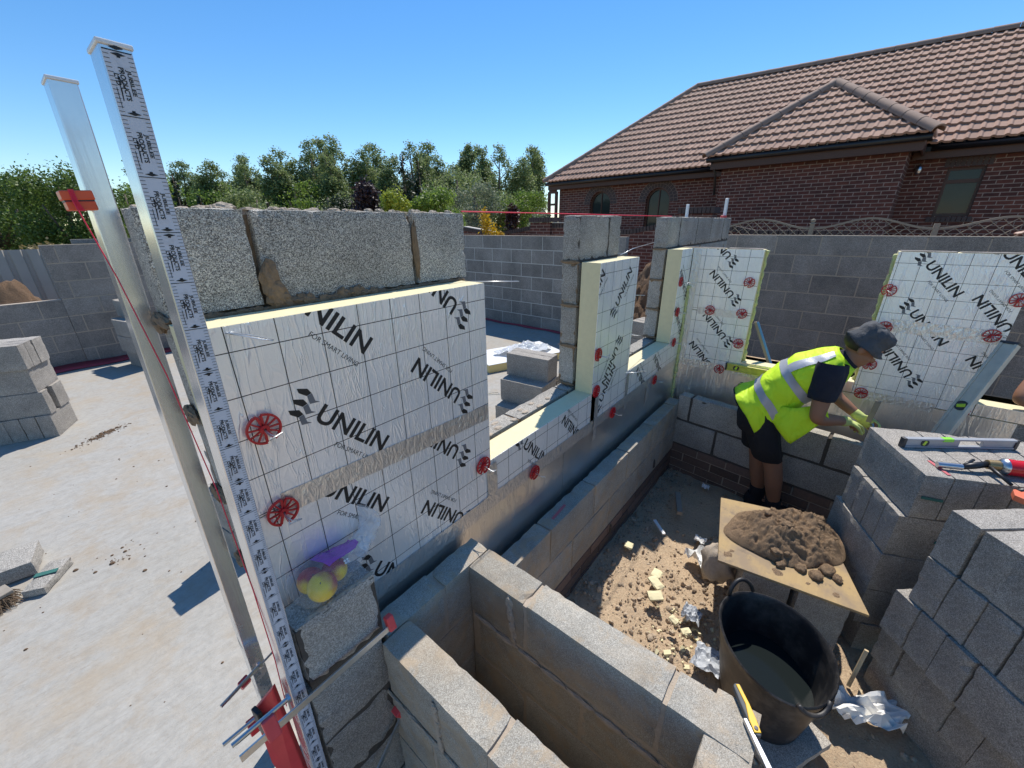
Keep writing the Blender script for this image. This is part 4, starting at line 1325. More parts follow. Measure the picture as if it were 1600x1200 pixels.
for k, (x, y, r) in enumerate(((1.60, -1.16, .03), (1.64, -1.24, .022), (1.575, -1.02, .024), (1.67, -1.20, .034), (1.61, -1.10, .028), (2.0, -1.10, .014))):
    b = MB(); mortar_smear(b, (x, y, -1.592), (r * 2.2, r * 1.8, r * 1.4), mi=0, seed=500 + k)
    tag(b.build('mortar_lump', 'mortar_wet', smooth=True), ['mortar lump fallen at the near corner of the heap', 'small mortar lump nearest the bare near corner of the board', 'mortar lump at the left foot of the heap', 'largest loose mortar lump at the near foot of the heap', 'mortar lump tucked between heap and near edge', 'tiny mortar lump on the right of the board'][k], 'mortar', 'loose lumps round the mortar heap')
# props under the board
for k, (x, y, rz, lab) in enumerate(((1.56, -.97, 20, 'block standing on end under the front edge of the mortar board, left one'), (1.62, -1.20, 20, 'block standing on end under the front edge of the mortar board, right one'), (1.98, -.85, 20, 'block on end under the rear left of the mortar board'), (1.99, -1.10, 20, 'block on end under the rear right of the mortar board'))):
    block((x, y, -1.825), R(rz), lab, 'blocks propping the mortar board', (.10, .215, .42), 'block_stack', .035)
b = MB(); mortar_smear(b, (1.58, -.76, -1.75), (.16, .16, .24), mi=0, seed=77)
tag(b.build('cement_bag', 'mortar_pale', smooth=True), 'grey stiffened cement bag hanging under the left corner of the mortar board', 'bag')
b = MB(); b.beam((1.20, -1.07, -2.005), (1.16, -1.12, -2.0), .3, .03)
# timber props right of the board
b = MB(); b.beam((2.32, -1.30, -2.02), (2.75, -1.42, -1.45), .045, .02, (1, 0, 0)); tag(b.build('timber_batten', 'timber_grey'), 'grey timber batten leaning on the block wall right of the worker', 'timber')
b = MB(); b.beam((1.49, -1.385, -2.02), (1.515, -1.395, -1.80), .014, .010, (1, 0, 0)); tag(b.build('timber_batten', 'timber_pale'), 'short pale timber standing under the right corner of the mortar board', 'timber')
b = MB(); b.beam((1.40, -1.41, -2.0), (1.47, -1.42, -1.985), .012, .008); tag(b.build('timber_batten', 'timber_pale'), 'pale splintered timber lying by the white cloth right of the tub', 'timber')
block((1.06, -1.17, -2.0), R(-30), 'flat block slab the rubber tub stands on', None, (.30, .20, .045), 'block_stack', .03, name='paving_block')
crumple('paper_sack', 'paper', (1.80, -.66, -1.995), (.17, .13, .08), 'crumpled white paper sack on the sunlit soil left of the mortar board', 'paper', 11, .6, 1.0)
crumple('white_rag', 'paper', (1.36, -1.43, -1.985), (.12, .26, .09), 'crumpled white rag on the ground right of the rubber tub', 'rag', 21, .6, .5)
crumple('paper_scrap', 'paper', (1.99, -.60, -2.0), (.06, .07, .03), 'bluish white scrap just beyond the crumpled paper sack', 'paper', 31, .5)
crumple('plastic_scrap', 'plastic_scrap', (1.39, -.72, -2.0), (.11, .09, .05), 'grey plastic scrap left of the tub, the further one', 'plastic scrap', 41, .5)
crumple('plastic_scrap', 'plastic_scrap', (1.19, -.85, -2.0), (.14, .13, .05), 'larger dark grey plastic scrap against the left side of the tub', 'plastic scrap', 51, .4)
crumple('paper_scrap', 'paper', (2.80, -1.16, -2.0), (.10, .12, .05), 'pale cloth scrap in shade behind the mortar board', 'paper', 61, .6)
crumple('paper_scrap', 'paper', (2.62, -.47, -2.0), (.05, .05, .03), 'tiny white paper scrap in the shade left of the worker\'s feet', 'paper', 71, .6)
for k, (x, y, s, lab) in enumerate(((1.52, -.48, .075, 'yellow foam offcut, the upper of two beside the shadow edge'), (1.45, -.50, .085, 'yellow foam offcut, middle one of the sunlit group'), (1.36, -.53, .08, 'largest yellow foam offcut nearest the foreground wall'), (1.62, -.26, .07, 'mossy yellow foam offcut half in shade by the footing'), (1.27, -.66, .05, 'small foam offcut near the grey plastic scrap'), (1.24, -.73, .05, 'thumb sized foam offcut left of the tub'))):
    b = MB(); b.rough_block((0, 0, 0), (s, s * .75, .02), None, 0, .018, .0045)
    o = b.build('foam_offcut', 'foam_cream', loc=(0, 0, 0)); o.location = (x, y, -1.975 + .004 * k); o.rotation_euler = (.15 * math.sin(k * 2), .15 * math.cos(k * 3), k * 1.1)
    tag(o, lab, 'foam offcut', 'foam offcuts on the soil')
b = MB(); b.beam((1.96, -.30, -1.97), (1.87, -.40, -1.975), .022, .012); tag(b.build('foam_strip', 'white_plastic', bevel=.002), 'white strip offcut lying across the shadow edge on the soil', 'offcut')
b = MB(); b.beam((2.35, -.33, -1.96), (2.12, -.42, -1.955), .035, .025); tag(b.build('timber_batten', 'timber_grey'), 'grey timber offcut in the shade beside the brick footing', 'timber')
# rubble: countless stones and crumbs
b = MB(); rnd = random.Random(5)
for k in range(4200):
    if k % 3 == 0: x, y = rnd.uniform(.55, 2.9), -.135 - abs(rnd.gauss(0, .10))
    elif k % 3 == 1: x, y = rnd.gauss(1.32, .32), rnd.gauss(-.70, .2)
    else: x, y = rnd.uniform(.5, 2.8), rnd.uniform(-2.2, -.15)
    if y > -.13 or x < .5: continue
    if x < .52 + .0: continue
    r = min(.020, .0022 + .0036 * rnd.expovariate(1))
    z = soil_z(x, y) + r * .3
    t_ = MB(); t_.blob((0, 0, 0), 1, 6, 4)
    m = rotm(rnd.random() * 6, rnd.random() * 6, rnd.random() * 6); sx, sy, sz = r * rnd.uniform(.8, 1.5), r * rnd.uniform(.6, 1.1), r * rnd.uniform(.4, .8)
    b.add([V((x, y, z)) + m @ V((p.x * sx * rnd.uniform(.75, 1.2), p.y * sy * rnd.uniform(.75, 1.2), p.z * sz)) for p in t_.v], t_.f)
tag(b.build('rubble', 'rubble_stone', loc=(1.5, -.9, -2)), 'stones and crumbs of mortar scattered over the trench soil', 'rubble', kind='stuff')
b = MB()
for k in range(90):
    x, y = rnd.gauss(1.27, .12), rnd.gauss(-.70, .09)
    r = .002 + .0036 * rnd.expovariate(1.1)
    b.obox((x, y, soil_z(x, y) + r * .5), (r * 2.2, r * 1.6, r), rotm(rnd.random() * 6, rnd.uniform(-.6, .6), rnd.uniform(-.6, .6)))
tag(b.build('foam_crumbs', 'foam_cream', loc=(1.3, -.66, -2)), 'yellow foam crumbs spread over the soil left of the tub', 'foam crumbs', kind='stuff')
# crumbs on the slab
b = MB()
for k in range(420):
    if k < 280: u_ = rnd.gauss(0, 1); x, y = -.262 + .085 * u_ + rnd.gauss(0, .012), 4.02 + .05 * u_ + rnd.gauss(0, .035)
    else: x, y = rnd.uniform(-1.4, .6), rnd.uniform(.6, 4.2)
    if k > 385: x, y = rnd.gauss(-.46, .05), rnd.gauss(1.95, .06)
    r = .0022 + .0022 * rnd.expovariate(1.3)
    t_ = MB(); t_.blob((x, y, -1.8 + r * .3), (r * 1.3, r, r * .8), 6, 4); b.add(t_.v, t_.f)
tag(b.build('slab_crumbs', 'mound_soil', loc=(-.3, 2.5, -1.8)), 'brown crumbs scattered over the pale slab', 'crumbs', kind='stuff')
t = thing('broom_head', 'worn bristle broom head beside the block offcuts at the left edge', 'broom', (-.93, 1.95, -1.8))
b = MB()
for k in range(420):
    x = -.905 + rnd.uniform(-.07, .05); y = 1.985 + rnd.uniform(-.05, .05)
    b.beam((x, y, -1.745), (x + rnd.uniform(-.035, .045), y + rnd.uniform(-.05, .05), -1.797), .002, .002)
b.build('bristles', 'bristle', t)
b = MB(); b.obox((-.915, 1.985, -1.735), (.14, .09, .02), rotm(.3)); b.build('head', 'timber_grey', t, bevel=.004)

# ================================================================== TOOLS ON THE STACKS
TZ = -1.01
def spirit_level(label, p, q, wd, ht, vials, body='level_grey', up=(0, 0, 1), holes=(), lift=0):
    """p,q: ends of the lower edge centre line"""
    p, q, up = V(p), V(q), V(up); d = (q - p).normalized(); sd = d.cross(up).normalized(); up = sd.cross(d)
    M = Matrix((d, sd, up)).transposed(); L = (q - p).length
    t = thing('spirit_level', label, 'spirit level', p)
    b = MB()
    xs = 0
    # body as top and bottom rail plus webs, leaving the hand holes open
    b.obox((p + q) / 2 + up * ht * .09, (L, wd, ht * .18), M); b.obox((p + q) / 2 + up * ht * .91, (L, wd, ht * .18), M)
    cuts = sorted(holes); last = 0
    for a0, a1 in cuts + [(L, L)]:
        if a0 - last > .001: b.obox(p + d * ((last + a0) / 2) + up * ht / 2, (a0 - last, wd * .6, ht * .64), M)
        last = a1
    b.build('body', body, t, bevel=.0015)
    for e in (p, q):
        b = MB(); b.obox(e + up * ht / 2, (.014, wd * 1.05, ht * 1.02), M); b.build('end_cap', 'level_cap', t, bevel=.002)
    for pos, kind in vials:
        c = p + d * pos + up * ht * (.5 if kind == 'round' else .86)
        if kind == 'round':
            b = MB(); b.lathe([(ht * .30, -wd * .36), (ht * .38, -wd * .40), (ht * .38, wd * .40), (ht * .30, wd * .36)], c, M @ rotm(0, 0, R(90)), 20, cap=True); f = b.build('vial_ring', 'level_cap', t, smooth=True, auto=40)
            b = MB(); b.obox(c, (ht * .26, wd * .88, ht * .5), M @ rotm(0, R(20))); b.build('vial', 'vial_yellow', t, bevel=.002)
        else:
            b = MB(); b.obox(c, (.045, wd * 1.04, ht * .34), M); b.build('vial', 'vial_green', t, bevel=.002)
    return t
d_ = V((.29, -.40, 0)).normalized()
spirit_level('short grey spirit level with a green vial lying on the block stack', (1.985, -1.325, TZ + .001), (2.265, -1.715, TZ + .001), .022, .046, [(.09, 'round'), (.185, 'top')], holes=[(.24, .34)])
spirit_level('long dirty spirit level leaning against the foil boards with its end uppermost', (2.52, -1.425, -1.55), (2.915, -1.69, -.66), .03, .075, [(.62, 'round')], 'level_dirty', up=(-.55, -.75, .30), holes=[(.27, .35)])
spirit_level('yellow spirit level lying on the sill behind the worker\'s back', (2.965, -.385, -1.118), (2.965, -1.05, -1.118), .028, .055, [(.07, 'round')], 'level_yellow')

# foam gun and canister
cd = V((.19, -.52, 0)).normalized(); c0 = V((1.985, -1.645, TZ + .034))
c0 = V((1.965, -1.60, TZ + .033))
t = thing('foam_gun', 'black handled foam gun with bright metal barrel lying on the block stack', 'foam gun', (1.87, -1.45, TZ))
g0 = V((1.845, -1.425, TZ + .016)); g1 = V((1.872, -1.50, TZ + .020)); g2 = V((1.93, -1.575, TZ + .034))
b = MB(); b.tube([g0, g1], .0125, 12); b.build('barrel', 'steel', t, smooth=True, auto=40)
b = MB(); b.tube([g1, g1.lerp(g2, .5), g2], [.011, .014, .013], 10); b.tube([g2, g2 + V((-.10, -.055, -.020))], [.008, .006], 8); b.tube([g1 + V((0, 0, .006)), g1.lerp(g2, .6) + V((.02, .01, .012))], .006, 8); b.build('grip', 'black_plastic', t, smooth=True)
b = MB(); b.tube([g2, g2 + cd * .035], [.019, .022], 14); b.build('collar', 'brass', t, smooth=True, auto=40)
t = thing('canister', 'red expanding foam canister screwed on the foam gun', 'canister', g2 + cd * .04)
a0 = g2 + cd * .036; RR = .033
rad = cd.cross(V((0, 0, 1))).normalized(); upv = rad.cross(cd)
Mc = Matrix((rad, upv, cd)).transposed()
b = MB(); b.lathe([(.016, 0), (.026, .006), (.0335, .016), (.0335, .020), (.030, .022)], a0, Mc, 28); b.build('dome', 'steel', t, smooth=True, auto=40)
b = MB(); b.lathe([(RR, .020), (RR, .235), (.029, .242), (.001, .243)], a0, Mc, 36); b.build('can', 'canister_red', t, smooth=True, auto=40)
fl = Flat()
fl.text('Bond It', (.075, .010), 0, .062, .0125, .015); fl.text('Expanding', (.075, -.008), 0, .075, .0125, .015); fl.text('Foam', (.085, -.023), 0, .036, .010, .012)
fl.text('750', (.045, .018), R(-90), .024, .010, .01)
def wrap(x, y):
    th = R(118) + y / RR * -1.0
    # x along the can, y round it; facing the camera side and up
    return a0 - V(t['_w']) + Mc @ V((-math.cos(R(52) + y / RR) * (RR + .0006), math.sin(R(52) + y / RR) * (RR + .0006), x))
fl.mesh('label_text', ['print_white'], wrap, None, t)
# hand saw
t = thing('hand_saw', 'hand saw with orange and black handle lying on the right hand stack', 'hand saw', (1.70, -1.61, TZ + .01))
hz = TZ + .012
def sp(a, bb, z=0): # saw frame: a along blade away from handle
    return V((1.715, -1.655, hz + z)) + V((-.60, -.80, 0)) * a + V((.80, -.60, 0)) * bb
b = MB(); b.prism([sp(.01, .0), sp(.55, .03), sp(.55, .07), sp(.01, .13)], (0, 0, .0012)); b.build('blade', 'saw_blade', t)
b = MB(); hd = [sp(.02, -.015), sp(.06, .02), sp(.05, .10), sp(.02, .14), sp(-.03, .15), sp(-.05, .10), sp(-.06, .02), sp(-.035, -.02)]
hi = [sp(.02, .03), sp(.022, .09), sp(-.005, .11), sp(-.025, .09), sp(-.03, .03), sp(-.015, .015), sp(.0, .012), sp(.01, .015)]
vs = []; 
for i in range(8): vs += [hd[i] + V((0, 0, -.009)), hd[i] + V((0, 0, .013)), hi[i] + V((0, 0, .013)), hi[i] + V((0, 0, -.009))]
fs = []
hi_order = [0, 0, 1, 2, 3, 3, 4, 5]
b.loft([[vs[i * 4 + k] for k in range(4)] for i in range(8)] + [[vs[k] for k in range(4)]], cap=False); b.build('handle', 'saw_handle', t, bevel=.003)
b = MB(); b.tube([sp(-.05, .03, .006), sp(-.045, .10, .006)], .012, 8); b.tube([sp(-.01, .005, .010), sp(.03, .02, .010)], .009, 8); b.build('grip', 'black_plastic', t, smooth=True)
# crayon marks on blocks (belong to the stack tops)
b = MB(); b.obox((1.85, -1.435, TZ + .0012), (.013, .11, .002), rotm(R(-62) )); tag(b.build('crayon_mark', 'crayon_red'), 'red crayon stroke on the top block left of the foam gun', 'crayon mark')

# knife on the near wall
t = thing('utility_knife', 'yellow and grey utility knife lying on the end of the near wall', 'knife', (.43, -1.0, -1.175))
K0, K1 = V((.508, -.962, -1.172)), V((.415, -1.028, -1.172)); kd = (K1 - K0).normalized(); ks = V((-kd.y, kd.x, 0))
def kp(a, s, z): return K0 + kd * a + ks * s + V((0, 0, z))
b = MB()
b.loft([[kp(a, w0, -.008), kp(a, w1, -.008), kp(a, w1, .008), kp(a, w0, .008)] for a, w0, w1 in ((0, -.004, .005), (.006, -.010, .010), (.05, -.011, .010), (.085, -.010, .011), (.112, -.008, .009), (.118, -.003, .005))])
b.build('handle', 'grip_grey', t, bevel=.003)
b = MB()
b.loft([[kp(a, w0, .0075), kp(a, w1, .0075), kp(a, w1, .0105), kp(a, w0, .0105)] for a, w0, w1 in ((.004, -.003, .006), (.05, .0, .010), (.085, -.008, .010), (.112, -.008, .008))])
b.build('slide', 'knife_yellow', t, bevel=.0015)
b = MB(); b.lathe([(.0045, .0104), (.0045, .0125), (.0, .0126)], kp(.103, .0, 0), None, 12); b.build('screw', 'dark_steel', t)
b = MB(); b.loft([[kp(a, w0, z0), kp(a, w1, z0), kp(a, w1, z1), kp(a, w0, z1)] for a, w0, w1, z0, z1 in ((.08, -.018, -.010, -.006, .006), (.15, -.014, -.002, -.006, .005), (.22, -.010, .005, -.005, .004), (.26, -.008, .006, -.004, .002))]); b.build('sleeve', 'steel', t, bevel=.001)

# blue lath leaning in the dark opening
t = thing('blue_lath', 'thin blue edged lath leaning in the dark window opening', 'lath', (3.16, -.64, -1.1))
b = MB(); b.beam((3.16, -.655, -1.10), (3.16, -.49, -.76), .018, .02, (1, 0, 0)); b.build('lath', 'timber_grey', t)
b = MB(); b.beam((3.155, -.669, -1.10), (3.155, -.504, -.76), .02, .008, (1, 0, 0)); b.build('edge', 'blue_plastic', t)

# ================================================================== PEOPLE
def skin_grow(verts, edges, radii, sub=2, root=0):
    me = bpy.data.meshes.new('t'); me.from_pydata(verts, edges, [])
    o = bpy.data.objects.new('t', me)
    sk = o.modifiers.new('s', 'SKIN'); sk.use_smooth_shade = True
    for i, d in enumerate(me.skin_vertices[0].data):
        r = radii[i]; d.radius = r if isinstance(r, tuple) else (r, r); d.use_root = (i == root)
    ss = o.modifiers.new('u', 'SUBSURF'); ss.levels = sub; ss.render_levels = sub
    m2 = mesh_eval(o); vs = [v.co.copy() for v in m2.vertices]; fs = [tuple(p.vertices) for p in m2.polygons]
    bpy.data.meshes.remove(m2)
    return vs, fs
def chain(b, pts, radii, sub=2):
    vs, fs = skin_grow(pts, [(i, i + 1) for i in range(len(pts) - 1)], radii, sub); b.add(vs, fs)
def hand(b, wrist, dirv, palm_n, curl=.6, side=1, s=1.0):
    """palm and five bent fingers; dirv points to the fingertips, palm_n is the direction fingers curl to"""
    w = V(wrist); d = V(dirv).normalized(); n = V(palm_n); n = (n - d * n.dot(d)).normalized(); sd = d.cross(n) * side
    b.blob(w + d * .045 * s, (.047 * s, .040 * s, .016 * s), 14, 10, Matrix((d, sd, n)).transposed())
    for k, (off, ln) in enumerate(((-.030, .068), (-.010, .078), (.011, .074), (.030, .058))):
        p0 = w + d * .072 * s + sd * off * s; pts = [w + d * .045 * s + sd * off * .8 * s, p0]; a = 0; q = p0
        for j, f in enumerate((.45, .32, .23)):
            a += curl * (.8, 1.0, .8)[j] * (1 + .08 * k)
            q = q + (d * math.cos(a) + n * math.sin(a)) * ln * f * s; pts.append(q)
        chain(b, pts, [.009 * s, .0095 * s, .0088 * s, .008 * s, .0068 * s], 1)
    t0 = w + d * .020 * s - sd * .026 * s
    chain(b, [w + d * .02 * s - sd * .012 * s, t0, t0 + (d * .5 - sd * .75 + n * .35) * .034 * s, t0 + (d * 1.1 - sd * .7 + n * .9) * .05 * s], [.012 * s, .0115 * s, .010 * s, .0078 * s], 1)
def remesh(b, vox):
    me = bpy.data.meshes.new('t'); me.from_pydata([tuple(p) for p in b.v], [], b.f)
    o = bpy.data.objects.new('t', me)
    r = o.modifiers.new('r', 'REMESH'); r.mode = 'VOXEL'; r.voxel_size = vox; r.use_smooth_shade = True
    s = o.modifiers.new('s', 'SMOOTH'); s.iterations = 3; s.factor = .5
    m2 = mesh_eval(o); out = MB(); out.add([v.co.copy() for v in m2.vertices], [tuple(p.vertices) for p in m2.polygons])
    bpy.data.meshes.remove(m2)
    return out
def ering(c, a, bvec, ra, rb, n=28, sq=1.0, wob=0, seed=0):
    c, a, bvec = V(c), V(a).normalized(), V(bvec).normalized(); r = []
    for k in range(n):
        t = 2 * math.pi * k / n; ct, st = math.cos(t), math.sin(t)
        ct = math.copysign(abs(ct) ** sq, ct); st = math.copysign(abs(st) ** sq, st)
        f = 1 + wob * noise.noise(V((ct * 2, st * 2, seed)))
        r.append(c + a * ra * ct * f + bvec * rb * st * f)
    return r
def head(b, c, fwd, up, s=1.0):
    """skull, jaw, nose, ears, brow, lips; c = centre of the head, at eye height"""
    c = V(c); f = V(fwd).normalized(); u = V(up); u = (u - f * u.dot(f)).normalized(); r = f.cross(u)
    M = Matrix((f, r, u)).transposed()
    P = lambda x, y, z: c + M @ V((x * s, y * s, z * s))
    b.blob(P(-.012, 0, .028), (.098 * s, .077 * s, .090 * s), 20, 14, M)
    b.blob(P(.022, 0, -.045), (.066 * s, .058 * s, .072 * s), 18, 12, M)
    b.blob(P(.062, 0, -.088), (.026 * s, .026 * s, .020 * s), 12, 8, M)
    b.blob(P(.088, 0, -.022), (.020 * s, .015 * s, .017 * s), 10, 8, M)
    b.blob(P(.082, 0, -.002), (.012 * s, .010 * s, .028 * s), 10, 8, M)
    b.blob(P(.076, 0, .022), (.016 * s, .050 * s, .010 * s), 12, 8, M)
    b.blob(P(.080, 0, -.056), (.013 * s, .024 * s, .006 * s), 10, 6, M); b.blob(P(.079, 0, -.066), (.013 * s, .021 * s, .007 * s), 10, 6, M)
    for sg in (-1, 1):
        b.blob(P(-.008, sg * .079, -.005), (.020 * s, .009 * s, .032 * s), 10, 8, M)
        b.blob(P(.052, sg * .036, -.028), (.026 * s, .022 * s, .020 * s), 10, 8, M)
    return P, M
# ---- the bricklayer
WK = V((2.62, -.85, -2.0))
person = thing('person', 'worker in a yellow high visibility vest and black shorts bending to set insulation', 'person', WK)
hipc = V((2.60, -.69, -1.16)); nk = V((2.60, -1.05, -.815))
b = MB()
# torso, pelvis, neck
chain(b, [hipc + V((0, .02, -.06)), hipc, hipc.lerp(nk, .35), hipc.lerp(nk, .7), nk, V((2.60, -1.085, -.79)), V((2.60, -1.105, -.755))], [(.15, .12), (.165, .13), (.145, .115), (.17, .12), (.10, .08), .055, .055], 2)
shR, shL = V((2.44, -1.005, -.87)), V((2.76, -1.01, -.87))
elR, wrR = V((2.405, -1.005, -1.135)), V((2.60, -1.150, -1.185))
elL, wrL = V((2.80, -1.07, -1.10)), V((2.75, -1.215, -1.19))
chain(b, [shR + V((.08, 0, 0)), shR, shR.lerp(elR, .5), elR, elR.lerp(wrR, .35), wrR], [.065, .064, .052, .043, .043, .030])
chain(b, [shL + V((-.08, 0, 0)), shL, shL.lerp(elL, .5), elL, elL.lerp(wrL, .35), wrL], [.065, .064, .050, .042, .041, .029])
# legs: hip, knee, ankle, toe
for (hx, hy), kn, an, to in (((2.52, -.71), V((2.525, -.865, -1.60)), V((2.565, -.925, -1.935)), V((2.60, -1.10, -1.975))), ((2.69, -.68), V((2.665, -.755, -1.615)), V((2.665, -.81, -1.935)), V((2.71, -.98, -1.975)))):
    h = V((hx, hy, -1.22))
    chain(b, [h, h.lerp(kn, .5), kn, kn.lerp(an, .32), kn.lerp(an, .75), an, an + V((0, .03, -.03))], [.098, .083, .060, .062, .044, .040, .036])
    chain(b, [an + V((0, .045, -.03)), an + V((.0, -.03, -.025)), to], [.035, .042, .028])
Pm, Mh = head(b, (2.60, -1.118, -.715), (.10, -.80, -.60), (0, -.35, .95))
hand(b, wrR, (.62, -.55, -.28), (.2, -.3, -.9), .45, 1)
hand(b, wrL, (-.1, -.85, -.40), (-.9, .1, -.3), .55, -1)
body = remesh(b, .0065).build('body', 'skin', person, smooth=True)
# eyes
b = MB()
for sg in (-1, 1): b.blob(Pm(.078, sg * .032, .004), .0105, 10, 8)
b.build('eyes', 'print_white', person, smooth=True)
b = MB(); b.blob(Pm(-.030, 0, .020), (.090, .083, .072), 18, 12, Mh); b.build('hair', 'hair', person, smooth=True)
# bucket hat
b = MB(); prof = [(.116, -.030), (.125, -.034), (.117, -.022), (.104, .012), (.100, .022), (.096, .060), (.086, .092), (.050, .104), (.002, .107)]
hr = []
for i, (r, z) in enumerate(prof):
    rr = []
    for k in range(40):
        a = 2 * math.pi * k / 40; wv = .006 * math.sin(a * 5 + 1) * (1 if i < 3 else .3) + .012 * noise.noise(V((math.cos(a) * 2, math.sin(a) * 2, i * .5)))
        rr.append(Pm(-.012 + (r * .95 + wv) * math.cos(a) * .95, (r * .95 + wv) * math.sin(a) * .92, .038 + z * .92 + (wv * .8 if i < 4 else wv)))
    hr.append(rr)
b.loft(hr, cap=False); b.build('bucket_hat', 'hat_cloth', person, smooth=True)
# vest: shell round the torso, hem hanging open at the front
sp_d = (nk - hipc).normalized(); bl = V((0, -sp_d.z, sp_d.y)); bl = V((0, -.70, -.715))
X_ = V((1, 0, 0))
def vring(f, ra, rb, off=0.0, droop=0.0, n=44, grow=0.0, seed=0, wob=.05):
    c = hipc.lerp(nk, f) + bl * off
    r = ering(c, X_, -bl, ra + grow, rb + grow, n, .85, wob, seed)
    out = []
    for p in r:
        k = max(0, (p - c).dot(bl) / max(rb, .01))
        q = p + V((0, -.10, -1)).normalized() * droop * (k ** 1.3)
        out.append(q)
    return out
VS = [(-.16, .206, .160, .012, .11), (-.02, .197, .146, .014, .09), (.12, .184, .138, .012, .06), (.28, .176, .135, -.008, .035), (.45, .180, .138, -.018, .02), (.62, .188, .136, -.020, .01), (.78, .186, .128, -.014, 0), (.92, .170, .112, -.004, 0), (1.02, .120, .09, -.006, 0), (1.06, .085, .075, -.004, 0)]
def vat(f, grow=0):
    for a, c in zip(VS, VS[1:]):
        if a[0] <= f <= c[0]:
            u = (f - a[0]) / (c[0] - a[0]); v = [x + (y - x) * u for x, y in zip(a, c)]
            return vring(v[0], v[1], v[2], v[3], v[4], grow=grow, seed=v[0] * 7, wob=.075)
    v = VS[0] if f < VS[0][0] else VS[-1]
    return vring(v[0], v[1], v[2], v[3], v[4], grow=grow, seed=v[0] * 3)
b = MB(); fr = [-.16 + 1.22 * i / 60 for i in range(61)]
b.loft([vat(f) for f in fr], cap=False)
vest = b.build('vest', 'hi_vis', person, smooth=True)
sm = vest.modifiers.new('thickness', 'SOLIDIFY'); sm.thickness = .004
def band(f0, f1, k0=0, k1=44, tilt=0):
    rs = []
    for i in range(5):
        f = f0 + (f1 - f0) * i / 4; rg = vat(f, .0045); rs.append([rg[k % 44] for k in range(k0, k1 + (0 if k1 - k0 == 44 else 1))])
    b.loft(rs, cap=False, closed=(k1 - k0 == 44))
b = MB(); band(.10, .20); band(.47, .57); b.build('reflective_band', 'reflective_band', person, smooth=True)
b = MB(); rs = [vat(-.16, .003), vat(-.15, .0055), vat(-.14, .0055)]; b.loft(rs, cap=False); b.build('hem_binding', 'black_cloth', person, smooth=True)
# shoulder braces, one strip over each shoulder
for ks in ((15, 18), (4, 7)):
    b = MB()
    rs = []
    for i in range(12):
        f = .56 + .46 * i / 11; rg = vat(f, .005); rs.append([rg[k] for k in range(ks[0], ks[1] + 1)])
    b.loft(rs, cap=False, closed=False)
    b.build('reflective_brace', 'reflective_band', person, smooth=True)
# hem drape hanging to a point below the belly
b = MB(); N = 16; rs = []
for i in range(N + 1):
    u = i / N; top = V((2.425 + .02 * math.sin(u * 9), -.735 - .30 * u, -1.145 + .09 * u)); 
    bot = top + V((.01 * math.sin(u * 14), -.03 * u, -(.05 + .20 * max(0, 1 - abs(u - .55) / .5))))
    rs.append([top.lerp(bot, j / 7) + V((-.016 * math.sin(j / 7 * 2.2) + .008 * noise.noise(V((u * 5, j * .5, 2))), 0, 0)) for j in range(8)])
b.loft(rs, cap=False, closed=False); d_ = b.build('vest_front', 'hi_vis', person, smooth=True)
sm = d_.modifiers.new('thickness', 'SOLIDIFY'); sm.thickness = .004
# t-shirt sleeves and collar
for sh, el in ((shR, elR), (shL, elL)):
    b = MB()
    ax_ = (el - sh).normalized(); p1 = ax_.orthogonal().normalized(); p2 = ax_.cross(p1); rs = []
    for i, (f, r) in enumerate(((-.28, .072), (-.12, .080), (.1, .078), (.3, .073), (.46, .067), (.55, .064), (.56, .054))):
        rs.append(ering(sh.lerp(el, f), p1, p2, r, r, 22, 1, .2, i * .35))
    b.loft(rs, cap=False); b.build('shirt_sleeve', 'navy_cloth', person, smooth=True)
b = MB(); b.loft([ering(nk + V((0, .015, -.02)), X_, bl, .105, .088), ering(nk + V((0, -.02, .012)), X_, bl, .078, .068), ering(nk + V((0, -.035, .028)), X_, bl, .066, .060)], cap=False); b.build('collar', 'navy_cloth', person, smooth=True)
# shorts
b = MB(); Y_ = V((0, 1, 0))
b.loft([ering(hipc + V((0, -.02, .04)), X_, Y_, .150, .105), ering(hipc + V((0, -.01, -.03)), X_, Y_, .172, .128), ering(hipc + V((0, -.02, -.12)), X_, Y_, .182, .140), ering(hipc + V((0, -.03, -.20)), X_, Y_, .178, .136)], cap=True)
for x, y, kx, ky in ((2.515, -.70, 2.525, -.825), (2.69, -.68, 2.665, -.735)):
    b.loft([ering((x, y, -1.20), X_, Y_, .105, .118, wob=.05), ering((x * .6 + kx * .4, y * .6 + ky * .4, -1.36), X_, Y_, .100, .104, wob=.1, seed=2), ering((kx, ky + .012, -1.535), X_, Y_, .094, .092, wob=.12, seed=4), ering((kx, ky + .012, -1.54), X_, Y_, .082, .08)], cap=False)
b.build('shorts', 'black_cloth', person, smooth=True)
